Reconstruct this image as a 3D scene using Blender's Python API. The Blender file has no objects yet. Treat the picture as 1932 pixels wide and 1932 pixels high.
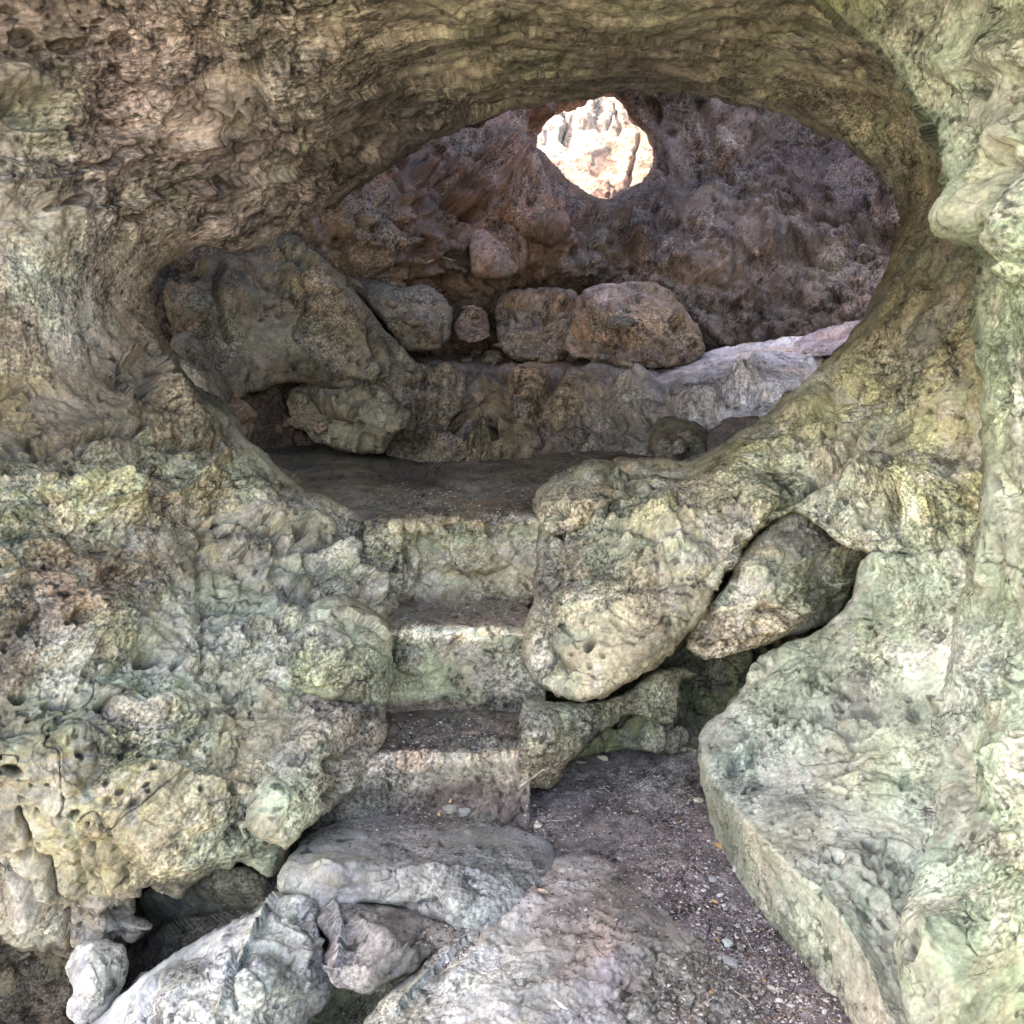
import bpy, math, random, time
import numpy as np
from mathutils import Vector
T0 = time.time()
random.seed(7); rng = np.random.default_rng(7)
f32 = np.float32
SC = bpy.context.scene
COL = SC.collection
# ------------------------------------------------------------------ camera model (all outlines are laid out on a 1932-unit square)
W = 1932.0; HW = 966.0; TAN = math.tan(math.radians(30.0)); EYE = 1.6; PITCH = math.radians(12)
FWD = np.array([0, math.cos(PITCH), -math.sin(PITCH)]); UP = np.array([0, math.sin(PITCH), math.cos(PITCH)]); RT = np.array([1.0, 0, 0])
def ray(px, py):
    x = (px - HW) / HW * TAN; y = (HW - py) / HW * TAN
    return FWD + np.multiply.outer(x, RT) + np.multiply.outer(y, UP)
def world(px, py, d):
    return np.array([0, 0, EYE]) + ray(np.asarray(px, float), np.asarray(py, float)) * np.asarray(d, float)[..., None]
def Z(x, y, z):                                  # control point that lies at height z
    yn = (HW - y) / HW * TAN
    return (x, y, (EYE - z) / (math.sin(PITCH) - math.cos(PITCH) * yn))
# ------------------------------------------------------------------ noise
def h3(ix, iy, iz, seed):
    with np.errstate(over='ignore'):
        h = ix.astype(np.uint32) * np.uint32(73856093) ^ iy.astype(np.uint32) * np.uint32(19349663) ^ iz.astype(np.uint32) * np.uint32(83492791) ^ np.uint32((seed * 2654435761) & 0xffffffff)
        h ^= h >> np.uint32(15); h *= np.uint32(2246822519); h ^= h >> np.uint32(13); h *= np.uint32(3266489917); h ^= h >> np.uint32(16)
    return h
def perlin(P, seed=0):
    Pi = np.floor(P); F = (P - Pi).astype(f32); I = Pi.astype(np.int64)
    u = F * F * F * (F * (F * 6 - 15) + 10)
    out = 0
    for dx in (0, 1):
        wx = u[:, 0] if dx else 1 - u[:, 0]
        for dy in (0, 1):
            wy = u[:, 1] if dy else 1 - u[:, 1]
            for dz in (0, 1):
                wz = u[:, 2] if dz else 1 - u[:, 2]
                h = h3(I[:, 0] + dx, I[:, 1] + dy, I[:, 2] + dz, seed)
                gx = (h & 1023).astype(f32) / 511.5 - 1; gy = ((h >> np.uint32(10)) & 1023).astype(f32) / 511.5 - 1; gz = ((h >> np.uint32(20)) & 1023).astype(f32) / 511.5 - 1
                out = out + wx * wy * wz * (gx * (F[:, 0] - dx) + gy * (F[:, 1] - dy) + gz * (F[:, 2] - dz))
    return out
def fbm(P, sc, octv=4, seed=0, gain=.5, ridge=False):
    a = 1.0; s = 0; Q = P * sc
    for k in range(octv):
        n = perlin(Q, seed + k * 17)
        if ridge: n = .5 - 2 * np.abs(n) * 1.0
        s = s + a * n; a *= gain; Q = Q * 2.03 + 11.3
    return s
def cells(P, sc, seed=0, rnd=True):
    Q = P * sc; I = np.floor(Q).astype(np.int64); n = len(Q)
    d1 = np.full(n, 9, f32); d2 = np.full(n, 9, f32); V = np.zeros((n, 3), f32); R = np.zeros(n, np.uint32)
    for dx in (-1, 0, 1):
        for dy in (-1, 0, 1):
            for dz in (-1, 0, 1):
                J = I + np.array([dx, dy, dz]); h = h3(J[:, 0], J[:, 1], J[:, 2], seed)
                c = np.stack([(h & 1023), (h >> np.uint32(10)) & 1023, (h >> np.uint32(20)) & 1023], 1).astype(f32) / 1023
                v = (Q - J).astype(f32) - c; d = np.einsum('ij,ij->i', v, v)
                m = d < d1
                d2 = np.where(m, d1, np.minimum(d2, d)); d1 = np.where(m, d, d1)
                V[m] = v[m]; R[m] = h[m]
    return np.sqrt(d1), np.sqrt(d2), V, R
def rdir(R):
    with np.errstate(over='ignore'):
        h = R * np.uint32(2654435769); h ^= h >> np.uint32(14); h *= np.uint32(2246822519); h ^= h >> np.uint32(15)
    return np.stack([(h & 1023), (h >> np.uint32(10)) & 1023, (h >> np.uint32(20)) & 1023], 1).astype(f32) / 511.5 - 1
def sstep(a, b, x):
    t = np.clip((x - a) / (b - a), 0, 1); return t * t * (3 - 2 * t)
# ------------------------------------------------------------------ 2-D helpers
def seg_dist(X, Y, pts, closed=False):
    best = np.full(X.shape, 1e9); side = np.zeros(X.shape)
    n = len(pts); rngk = range(n if closed else n - 1)
    for k in rngk:
        (x0, y0), (x1, y1) = pts[k][:2], pts[(k + 1) % n][:2]
        dx, dy = x1 - x0, y1 - y0; L = dx * dx + dy * dy + 1e-9
        t = np.clip(((X - x0) * dx + (Y - y0) * dy) / L, 0, 1)
        ex = X - x0 - t * dx; ey = Y - y0 - t * dy; d = ex * ex + ey * ey
        m = d < best; best = np.where(m, d, best); side = np.where(m, dx * (Y - y0) - dy * (X - x0), side)
    return np.sqrt(best), side
def inside(X, Y, poly):
    c = np.zeros(X.shape, bool); n = len(poly)
    for k in range(n):
        x0, y0 = poly[k]; x1, y1 = poly[(k + 1) % n]
        if y0 == y1: continue
        c ^= ((y0 > Y) != (y1 > Y)) & (X < (x1 - x0) * (Y - y0) / (y1 - y0) + x0)
    return c
def smooth_poly(p, it=1):
    for _ in range(it):
        q = []
        for k in range(len(p)):
            a = p[k]; b = p[(k + 1) % len(p)]
            q += [(a[0] * .8 + b[0] * .2, a[1] * .8 + b[1] * .2), (a[0] * .2 + b[0] * .8, a[1] * .2 + b[1] * .8)]
        p = q
    return p
def tps(ctrl, X, Y, lam=1e-3):
    c = np.array(ctrl, float); s = 500.0; P = c[:, :2] / s; n = len(P)
    def U(r2): return .5 * r2 * np.log(r2 + 1e-12)
    D = ((P[:, None] - P[None]) ** 2).sum(-1)
    A = np.zeros((n + 3, n + 3)); A[:n, :n] = U(D) + lam * np.eye(n); A[:n, n] = 1; A[:n, n + 1:] = P; A[n:, :n] = A[:n, n:].T
    w = np.linalg.solve(A, np.r_[c[:, 2], 0, 0, 0])
    x = (X / s); y = (Y / s); out = w[n] + w[n + 1] * x + w[n + 2] * y
    for k in range(n):
        out = out + w[k] * U((x - P[k, 0]) ** 2 + (y - P[k, 1]) ** 2)
    return out
def idw(pts, X, Y, soft=60.0):
    c = np.array([p[:2] for p in pts], float); v = np.array([p[2] for p in pts], float) / 255.0
    if v.mean() < .82: v = v.mean(1, keepdims=True) + (v - v.mean(1, keepdims=True)) * .78
    v = np.where(v <= .04045, v / 12.92, ((v + .055) / 1.055) ** 2.4)
    v = v * np.where(v.mean(1, keepdims=True) < .25, 1.18, 1.04)
    ws = 0; o = 0
    for k in range(len(pts)):
        w = 1 / (((X - c[k, 0]) ** 2 + (Y - c[k, 1]) ** 2) + soft * soft) ** 1.6
        ws = ws + w; o = o + w[:, None] * v[k]
    return o / ws[:, None]
def feat_disp(X, Y, feats):
    D = np.zeros(X.shape)
    for ft in feats:
        k = ft[0]
        if k in ('crack', 'ledge', 'ridge'):
            pts, w, a = ft[1], ft[2], ft[3]
            xs = [p[0] for p in pts]; ys = [p[1] for p in pts]; mg = w * 4
            m = (X > min(xs) - mg) & (X < max(xs) + mg) & (Y > min(ys) - mg) & (Y < max(ys) + mg)
            if not m.any(): continue
            d, s = seg_dist(X[m], Y[m], pts)
            if k == 'crack': D[m] -= a * np.exp(-(d / w) ** 2)
            elif k == 'ridge': D[m] += a * np.exp(-(d / w) ** 2)
            else: D[m] += np.where(s > 0, a * np.exp(-(d / w)), -.0 * d)
        else:
            _, x, y, rx, ry, ang, a = ft
            c_, s_ = math.cos(math.radians(ang)), math.sin(math.radians(ang)); R_ = max(rx, ry) * 1.6
            m = (np.abs(X - x) < R_) & (np.abs(Y - y) < R_)
            if not m.any(): continue
            u = ((X[m] - x) * c_ + (Y[m] - y) * s_) / rx; v = (-(X[m] - x) * s_ + (Y[m] - y) * c_) / ry
            r = np.sqrt(u * u + v * v)
            if k == 'pit': D[m] -= a * (1 - sstep(.65, 1.1, r))
            elif k == 'bump': D[m] += a * np.sqrt(np.clip(1 - r * r, 0, 1))
            elif k == 'dome': D[m] += a * (1 - sstep(0, 1.4, r))
    return D
# ------------------------------------------------------------------ objects
def link(o, parent=None):
    COL.objects.link(o)
    if parent: o.parent = parent
    return o
def tag(o, label=None, cat=None, group=None, kind=None):
    if label: o['label'] = label
    if cat: o['category'] = cat
    if group: o['group'] = group
    if kind: o['kind'] = kind
    return o
def mesh_obj(name, V, F, mat, col=None, origin=None, parent=None, smooth=True):
    if col is not None: col = np.asarray(col); col = col if col.shape[1] == 4 else np.c_[col, np.ones(len(col))]
    V = np.asarray(V, f32); F = np.asarray(F, np.int32)
    if origin is not None: V = V - np.asarray(origin, f32)
    me = bpy.data.meshes.new(name)
    me.vertices.add(len(V)); me.vertices.foreach_set('co', V.ravel())
    k = F.shape[1]
    me.loops.add(F.size); me.loops.foreach_set('vertex_index', F.ravel())
    me.polygons.add(len(F)); me.polygons.foreach_set('loop_start', np.arange(0, F.size, k, dtype=np.int32)); me.polygons.foreach_set('loop_total', np.full(len(F), k, np.int32))
    me.update(calc_edges=True)
    if smooth: me.polygons.foreach_set('use_smooth', np.ones(len(F), bool))
    if col is not None:
        at = me.color_attributes.new('Tint', 'FLOAT_COLOR', 'POINT')
        at.data.foreach_set('color', col.astype(f32).ravel())
    me.materials.append(mat)
    o = bpy.data.objects.new(name, me)
    if origin is not None: o.location = [float(v) for v in origin]
    return link(o, parent)
# ------------------------------------------------------------------ materials
STYLE = {}
def rock_mat(name, bump=.6, grain=55., rough=.9, speck=.55, hue=.5, warm=(.30, .22, .13), green=(.18, .21, .10), grey=(.30, .29, .28), dist=.007, crack_dark=0.7, spec=.25, stretch=None, streak=0.):
    m = bpy.data.materials.new(name); m.use_nodes = True; nt = m.node_tree; N = nt.nodes; L = nt.links
    STYLE[name] = dict(speck=speck, hue=hue, warm=np.array(warm), green=np.array(green), grey=np.array(grey), crack_dark=crack_dark, grain=grain, stretch=stretch, streak=streak)
    b = N['Principled BSDF']; b.inputs['Roughness'].default_value = rough; b.inputs['Specular IOR Level'].default_value = spec
    geo = N.new('ShaderNodeNewGeometry'); pos = geo.outputs['Position']
    if stretch:
        v_, k_ = stretch; v_ = Vector(v_).normalized()
        d_ = N.new('ShaderNodeVectorMath'); d_.operation = 'DOT_PRODUCT'; L.new(pos, d_.inputs[0]); d_.inputs[1].default_value = v_
        e_ = N.new('ShaderNodeVectorMath'); e_.operation = 'SCALE'; e_.inputs[0].default_value = v_ * -(1 - 1 / k_); L.new(d_.outputs['Value'], e_.inputs['Scale'])
        a_ = N.new('ShaderNodeVectorMath'); a_.operation = 'ADD'; L.new(pos, a_.inputs[0]); L.new(e_.outputs[0], a_.inputs[1]); pos = a_.outputs[0]
    at = N.new('ShaderNodeAttribute'); at.attribute_name = 'Tint'
    def noise(sc, det, r, d=0.0):
        n = N.new('ShaderNodeTexNoise'); n.inputs['Scale'].default_value = sc; n.inputs['Detail'].default_value = det; n.inputs['Roughness'].default_value = r; n.inputs['Distortion'].default_value = d
        L.new(pos, n.inputs['Vector']); return n.outputs['Fac']
    def ramp(v, a, b_, lo=0., hi=1.):
        r = N.new('ShaderNodeMapRange'); r.inputs['From Min'].default_value = a; r.inputs['From Max'].default_value = b_; r.inputs['To Min'].default_value = lo; r.inputs['To Max'].default_value = hi; L.new(v, r.inputs['Value']); return r.outputs[0]
    def math_(op, a, b_):
        x = N.new('ShaderNodeMath'); x.operation = op
        for i, q in enumerate((a, b_)):
            if isinstance(q, (int, float)): x.inputs[i].default_value = q
            else: L.new(q, x.inputs[i])
        return x.outputs[0]
    n1 = noise(grain * 2.4, 4, .66, .2)
    n2 = noise(grain * .55, 4, .55, .5)
    # flake ledges: the noise cut into terraces with sharp risers
    x = math_('MULTIPLY', n2, 9.); fr = math_('FRACT', x, 0); fl = math_('FLOOR', x, 0)
    ris = N.new('ShaderNodeMapRange'); ris.interpolation_type = 'SMOOTHSTEP'; ris.inputs['From Min'].default_value = .55; ris.inputs['From Max'].default_value = .95; L.new(fr, ris.inputs['Value'])
    ter = math_('ADD', fl, ris.outputs[0])
    # sparse hairline cracks and pores
    nv = N.new('ShaderNodeTexNoise'); nv.inputs['Scale'].default_value = 9; nv.inputs['Detail'].default_value = 4; L.new(pos, nv.inputs['Vector'])
    va = N.new('ShaderNodeVectorMath'); va.operation = 'MULTIPLY_ADD'; L.new(nv.outputs['Color'], va.inputs[0]); va.inputs[1].default_value = (.16, .16, .16); L.new(pos, va.inputs[2])
    vo = N.new('ShaderNodeTexVoronoi'); vo.feature = 'DISTANCE_TO_EDGE'; vo.inputs['Scale'].default_value = grain * .45; L.new(va.outputs[0], vo.inputs['Vector'])
    msk = ramp(nv.outputs['Fac'], .54, .62)
    cr = math_('MULTIPLY', ramp(vo.outputs['Distance'], 0, .05, 1, 0), msk)
    s1_ = ramp(n1, .36, .64, -speck * 1.1, speck * 1.1)
    s = math_('MULTIPLY', math_('ADD', 1, math_('MULTIPLY', s1_, at.outputs['Alpha'])), math_('SUBTRACT', 1, math_('MULTIPLY', cr, crack_dark * .85)))
    sc = N.new('ShaderNodeVectorMath'); sc.operation = 'SCALE'; L.new(at.outputs['Color'], sc.inputs[0]); L.new(s, sc.inputs['Scale'])
    L.new(sc.outputs[0], b.inputs['Base Color'])
    hgt = math_('SUBTRACT', math_('ADD', math_('MULTIPLY', ter, .07), math_('MULTIPLY', n1, .85)), math_('MULTIPLY', cr, .6))
    bp = N.new('ShaderNodeBump'); bp.inputs['Strength'].default_value = bump; bp.inputs['Distance'].default_value = dist; L.new(math_('MULTIPLY', hgt, at.outputs['Alpha']), bp.inputs['Height']); L.new(bp.outputs[0], b.inputs['Normal'])
    return m
def paint(P, base, st, seed=0, crease=None, rg=1.):
    """Mineral and lichen colour of the rock: patches and mottling laid out in world space, darker in cracks and pits."""
    def nz(sc, o, k, g=.62): return fbm(P, sc, o, 300 + k, g)
    lum = base.mean(1, keepdims=True)
    g = st['green'] / st['green'].mean() * .5 + .5; w = st['warm'] / st['warm'].mean() * .75 + .25; y = st['grey'] / st['grey'].mean() * np.array((1.02, 1., .98) if st['grain'] == 40 else (1.08, 1., .88))
    m1 = (sstep(.06, .17, nz(2.3, 6, 1, .66)) * st['hue'])[:, None]; c = base * (1 - m1) + lum * g * 1.0 * m1
    m2 = (sstep(.04, .30, nz(3.1, 6, 2)) * st['hue'] * .9)[:, None]; c = c * (1 - m2) + lum * w * 1.02 * m2
    m3 = (sstep(.08, .20, nz(4.1, 6, 3, .66)) * st['hue'])[:, None]; c = c * (1 - m3) + lum * y * 1.18 * m3
    sp = st['speck']
    f = 1 + sp * (1.25 * np.clip(nz(5., 6, 4, .7), -.9, .7) + rg * (1.1 * np.clip(nz(17., 5, 5, .75), -.9, .8) + 1.1 * np.clip(nz(55., 3, 6, .75), -.9, .8)))
    if st['streak']:
        v = np.array((.92, .30, .22)); v /= np.linalg.norm(v); Q = P - np.multiply.outer((P @ v) * (1 - 1 / 7.), v)
        f = f * (1 + st['streak'] * (np.clip(fbm(Q, 9., 5, 410, .65), -.7, .9) + .7 * np.clip(fbm(Q, 34., 3, 411, .7), -.7, .7)))
    # pale lichen flecks and dark specks
    fl = sstep(.28, .42, nz(30., 3, 7, .6)) * sstep(-.05, .2, nz(4., 3, 8)); f = f + sp * .7 * fl
    dk = sstep(.26, .40, nz(24., 3, 9, .6)) * sstep(-.1, .2, nz(3.3, 3, 10)); f = f * (1 - .7 * dk * (sp > .2))
    if st['crack_dark'] > 0 and crease is not None: f = f * (1 - st['crack_dark'] * crease)  # darker along carved cracks, inside pits and at flake edges
    return np.clip(c * np.clip(f, .14, 1.9)[:, None], .004, .85)
M_FRONT = rock_mat('mossy_limestone', bump=.8, grain=38)
M_CEIL = rock_mat('brown_limestone', bump=.8, grain=38, hue=.38, warm=(.29, .23, .16), green=(.2, .22, .09), speck=.6, stretch=((.92, .30, .22), 3.2), streak=.75)
M_PALE = rock_mat('pale_green_limestone', bump=.8, grain=34, hue=.45, speck=.42, warm=(.42, .36, .22), green=(.19, .24, .13), grey=(.45, .45, .43))
M_RED = rock_mat('red_conglomerate', bump=.9, grain=26, hue=.45, warm=(.28, .18, .13), green=(.2, .18, .13), grey=(.25, .23, .25), speck=.55)
M_GREY = rock_mat('trodden_grey_limestone', bump=.7, grain=40, hue=.35, speck=.45, warm=(.38, .33, .24), grey=(.34, .33, .36))
M_SOIL = rock_mat('dry_soil', bump=1.0, grain=60, hue=.3, speck=.65, crack_dark=0.0, warm=(.14, .11, .08), green=(.18, .17, .14), grey=(.16, .15, .15), dist=.005)
M_SUN = rock_mat('orange_cliff_limestone', bump=.9, grain=10, hue=.3, speck=.35, warm=(.55, .36, .18), grey=(.6, .58, .5), dist=.02)
M_OUT = rock_mat('pale_bounce_slope', bump=.5, grain=6, hue=.3, speck=.3, crack_dark=0.0, warm=(.4, .33, .22), green=(.18, .2, .1), grey=(.4, .38, .33))
def flat_mat(name, rgb, rough=.8):
    m = bpy.data.materials.new(name); m.use_nodes = True; N = m.node_tree.nodes; L = m.node_tree.links; b = N['Principled BSDF']; b.inputs['Roughness'].default_value = rough
    n = N.new('ShaderNodeTexNoise'); n.inputs['Scale'].default_value = 60; n.inputs['Detail'].default_value = 6; g = N.new('ShaderNodeNewGeometry'); L.new(g.outputs['Position'], n.inputs['Vector'])
    r = N.new('ShaderNodeValToRGB'); r.color_ramp.elements[0].position = .35; r.color_ramp.elements[1].position = .65
    r.color_ramp.elements[0].color = (*[v * .55 for v in rgb], 1); r.color_ramp.elements[1].color = (*[min(1, v * 1.35) for v in rgb], 1); L.new(n.outputs['Fac'], r.inputs[0]); L.new(r.outputs[0], b.inputs['Base Color'])
    return m
# ------------------------------------------------------------------ rock surface builder
PATCH = {}
def axis(a, b, st, lo=-45, hi=1977, coarse=14.):
    o = []; v = a
    while v < b:
        o.append(v); v += st if lo <= v <= hi else 5.5 if (lo - 330 < v < lo or hi < v < hi + 330) else min(coarse + .06 * max(lo - v, v - hi, 0), max(st, (lo - v)) if v < lo else 1e9)
    o.append(b); return np.array(o)
def rock(name, outer, ctrl, mat, tint, R=.08, T=.5, holes=(), feats=(), n=None, st=2.5, wob=5., edge_wob=1.0, split=None, seed=1, thing=None, lam=1e-3, coarse=14., back=False, shrink=.25, soft=60., low=None, roll_free=None, calm=(), fade=10.):
    """A rock face that runs through control points, its outline rolled round its rim, carved in world space, with real sides behind."""
    n = n or {}
    outer = smooth_poly(outer); holes = [smooth_poly(h) for h in holes]
    xs = axis(min(p[0] for p in outer) - 8, max(p[0] for p in outer) + 8, st, coarse=coarse); ys = axis(min(p[1] for p in outer) - 8, max(p[1] for p in outer) + 8, st, coarse=coarse)
    X, Y = np.meshgrid(xs, ys); sh = X.shape
    Q3 = np.stack([X.ravel() / 60., Y.ravel() / 60., np.full(X.size, seed * 3.7)], 1)
    wx = fbm(Q3, 1., 5, seed, .6).reshape(sh) * wob * 2; wy = fbm(Q3 + 50, 1., 5, seed + 5, .6).reshape(sh) * wob * 2
    XW = X + wx; YW = Y + wy; XE = X + wx * edge_wob; YE = Y + wy * edge_wob
    ins = inside(XE, YE, outer); d, _ = seg_dist(XE, YE, outer, True)
    for h in holes:
        ih = inside(XE, YE, h); dh, _ = seg_dist(XE, YE, h, True); ins &= ~ih; d = np.minimum(d, dh)
    sd = np.where(ins, d, -d)
    D = ctrl(X, Y) if callable(ctrl) else tps(ctrl, X, Y, lam)
    D = np.maximum(D, .5)
    mpp = D * TAN / HW
    m = np.clip(sd * mpp, 0, None) / R
    roll = R * (1 - np.sqrt(np.clip(1 - (1 - np.clip(m, 0, 1)) ** 2, 0, 1)))
    if roll_free: roll = roll * np.clip(seg_dist(X, Y, roll_free[0])[0] / roll_free[1] - 1, 0, 1)
    D2 = D + roll
    # keep near-boundary vertices on the outline
    gy, gx = np.gradient(sd, ys, xs); g = np.sqrt(gx * gx + gy * gy) + 1e-6
    near = (~ins) & (d < st * 1.6)
    XP = np.where(near, X - sd * gx / g ** 2 * 1.0, X); YP = np.where(near, Y - sd * gy / g ** 2, Y)
    P = world(XP.ravel(), YP.ravel(), D2.ravel()).reshape(*sh, 3)
    def normals(P):
        du = np.gradient(P, axis=1); dv = np.gradient(P, axis=0); nn = np.cross(dv, du)
        nn /= np.linalg.norm(nn, axis=-1, keepdims=True) + 1e-9
        for ax in (0, 1):
            for _ in range(6): nn = (np.roll(nn, 1, ax) + np.roll(nn, -1, ax) + 2 * nn) / 4
        nn /= np.linalg.norm(nn, axis=-1, keepdims=True) + 1e-9
        v = P - np.array([0, 0, EYE]); flip = (nn * v).sum(-1) > 0; nn[flip] *= -1
        return nn
    mask = ins | near
    idx = np.flatnonzero(mask.ravel())
    NN = normals(P).reshape(-1, 3)[idx]; Pf = P.reshape(-1, 3)[idx].astype(f32); xf = XW.ravel()[idx]; yf = YW.ravel()[idx]
    disp = np.zeros(len(idx)); vd = Pf - np.array([0, 0, EYE]); vd = vd / np.linalg.norm(vd, axis=1, keepdims=True)
    graz = np.clip(-(NN * vd).sum(1) * 1.5, .10, 1) ** 1.3
    rough_m = .12 + 1.1 * sstep(-.25, .28, fbm(Pf, 1.7, 3, seed + 77))
    stl = STYLE[mat.name]
    rgh = np.clip(.42 + .80 * sstep(-.22, .26, fbm(Pf, 2.6, 4, seed + 78, .55)), 0, 1.1) * np.clip(graz * 2.0, .35, 1)
    cvar = np.ones(len(idx)); crease = np.zeros(len(idx))
    Pw = Pf + (np.stack([perlin(Pf * 3.1 + k * 9, seed + k) for k in range(3)], 1) * .07 + np.stack([fbm(Pf, 11., 2, seed + 9 + k) for k in range(3)], 1) * .018).astype(f32)
    for (a, sc) in n.get('facet', ()):
        d1, d2, V, Rn = cells(Pw, sc, seed + int(sc)); rd = rdir(Rn)
        e = sstep(0, .12, d2 - d1)
        disp += rough_m * (a * ((V * rd).sum(1) * 1.3 + rd[:, 0] * .55) * (.35 + .65 * e) - a * .22 * (1 - e))
        cvar *= 1 + .10 * rd[:, 1]
    for (a, sc) in n.get('cob', ()):
        d1, d2, V, Rn = cells(Pw, sc, seed + 70 + int(sc)); rd = rdir(Rn)
        disp += a * (np.sqrt(np.clip(1 - (d1 / .85) ** 2, 0, 1)) - .6) * (.6 + .4 * rd[:, 1]) * sstep(-.02, .15, d2 - d1)
    for (a, sc, o) in n.get('fbm', ()): disp += a * fbm(Pf, sc, min(o, 4), seed + 31, .45) * 1.6
    for (a, sc, o) in n.get('ridge', ()): disp += a * (fbm(Pf, sc, o, seed + 41, .55, True) - .2)
    for (a, sc, vec, stretch) in n.get('strat', ()):
        v = np.array(vec, float); v /= np.linalg.norm(v); Ps = Pf - np.multiply.outer((Pf @ v) * (1 - 1 / stretch), v)
        nz = fbm(Ps + .05 * (Pw - Pf), sc, 5, seed + 51, .6); disp += a * (nz * 1.2 - .7 * np.abs(nz) * 2)
    for (a, sc, thr) in n.get('pits', ()):
        d1, d2, V, Rn = cells(Pw, sc, seed + 90 + int(sc)); rd = rdir(Rn)
        r_ = .12 + .2 * np.abs(rd[:, 2]); q_ = (rd[:, 0] > thr) * (1 - sstep(.6, 1.1, d1 / r_)); disp -= 1.8 * a * q_; crease = np.maximum(crease, .55 * q_)
    for (sc, wd, a, k) in n.get('curl', ((3.2, .008, .016, 1), (9., .010, .006, 2))):   # winding hairline cracks
        r_ = np.abs(fbm(Pw, sc, 3, seed + 200 + k, .5)); g_ = np.exp(-(r_ / wd) ** 2) * sstep(.0, .2, fbm(Pf, sc * .35, 2, seed + 220 + k))
        disp -= a * g_; crease = np.maximum(crease, g_)
    for (sc, lv, a, k) in n.get('terr', ((1.3, 4., .014, 1), (4.2, 4., .008, 2))):        # flake ledges
        x_ = fbm(Pw, sc, 4, seed + 240 + k, .42) * lv; fr_ = x_ - np.floor(x_)
        t_ = np.floor(x_) + sstep(.84, .99, fr_); mk = sstep(-.15, .2, fbm(Pf, sc * .5, 2, seed + 260 + k))
        disp += a * (t_ - x_ * .8) * mk * 1.1 * graz
        crease = np.maximum(crease, .45 * np.exp(-((fr_ - .86) / .03) ** 2) * mk)
    for (cx, cy, rx_, ry_, k_) in calm: graz = graz * (1 - k_ * (1 - sstep(.5, 1.2, np.sqrt(((xf - cx) / rx_) ** 2 + ((yf - cy) / ry_) ** 2))))
    disp *= graz
    disp += feat_disp(xf, yf, feats) * np.clip(graz * 2.5, 0, 1)
    edge = np.clip(sd.ravel()[idx] / fade, 0, 1) * .7 + .3
    Pf = Pf + NN * (disp * edge)[:, None]
    if low is not None: Pf[:, 2] = np.maximum(Pf[:, 2], low)
    # faces
    mp = np.full(X.size, -1, np.int64); mp[idx] = np.arange(len(idx))
    G = mp.reshape(sh); a, b, c, e = G[:-1, :-1], G[:-1, 1:], G[1:, 1:], G[1:, :-1]
    I4 = ins[:-1, :-1] | ins[:-1, 1:] | ins[1:, 1:] | ins[1:, :-1]
    ok = (a >= 0) & (b >= 0) & (c >= 0) & (e >= 0) & I4
    F = np.stack([e[ok], c[ok], b[ok], a[ok]], 1)
    base_c = (tint(xf, yf, Pf) if callable(tint) else idw(tint, xf, yf, soft)) * cvar[:, None]; tintc = paint(Pw * 1.0, base_c, stl, seed, crease, rgh)
    if split:
        dc, _ = seg_dist(xf, yf, split[0][2], True); wc = np.clip(.5 + np.where(inside(xf, yf, split[0][2]), dc, -dc) / 60, 0, 1)[:, None]
        tintc = tintc * (1 - wc) + paint(Pw * 1.0, base_c, STYLE[split[0][1].name], seed, crease, rgh) * wc
    tintc = np.c_[tintc, rgh]
    # boundary skirts
    E = np.concatenate([F[:, [0, 1]], F[:, [1, 2]], F[:, [2, 3]], F[:, [3, 0]]]); key = E[:, 0] * (len(idx) + 1) + E[:, 1]; rk = E[:, 1] * (len(idx) + 1) + E[:, 0]
    bd = E[~np.isin(key, rk)]
    bv = np.unique(bd); loc = np.full(len(idx), -1, np.int64); loc[bv] = np.arange(len(bv))
    allV = [Pf]; allC = [tintc]; allF = [F]; prev = bv.copy(); base = len(idx)
    cen = Pf.mean(0); B0 = Pf[bv]; rd_ = B0 - np.array([0, 0, EYE]); rd_ /= np.linalg.norm(rd_, axis=1, keepdims=True)
    for j, t in enumerate((.06, .18, .4, .7, 1.0)):
        Bj = B0 + rd_ * (T * t); sh_ = cen + rd_ * 0 + rd_.mean(0) * T * t
        Bj = Bj + (sh_ - Bj) * (shrink * t * t) + np.stack([fbm(Bj, 5., 3, seed + 3 + k) for k in range(3)], 1) * .12 * min(1, t * 2) * min(1., T)
        cur = base + np.arange(len(bv)); base += len(bv)
        allV.append(Bj); allC.append(tintc[bv])
        allF.append(np.stack([bd[:, 1], bd[:, 0], cur[loc[bd[:, 0]]], cur[loc[bd[:, 1]]]], 1) if j == 0 else np.stack([last[loc[bd[:, 1]]], last[loc[bd[:, 0]]], cur[loc[bd[:, 0]]], cur[loc[bd[:, 1]]]], 1))
        last = cur
    if back:                                    # close it: fan to a centre point behind
        ctr = Bj.mean(0) + rd_.mean(0) * T * .15
        allV.append(ctr[None]); allC.append(tintc[bv].mean(0)[None]); q = len(bd)
        mid = base; allF.append(np.stack([last[loc[bd[:, 1]]], last[loc[bd[:, 0]]], np.full(q, mid), np.full(q, mid)], 1)[:, :4])
        base += 1
    V = np.concatenate(allV); C = np.concatenate(allC)
    Fq = np.concatenate(allF if not back else allF[:-1])
    PATCH[name + str(seed)] = PATCH[name] = (xs, ys, G, Pf, NN)
    objs = []
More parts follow.
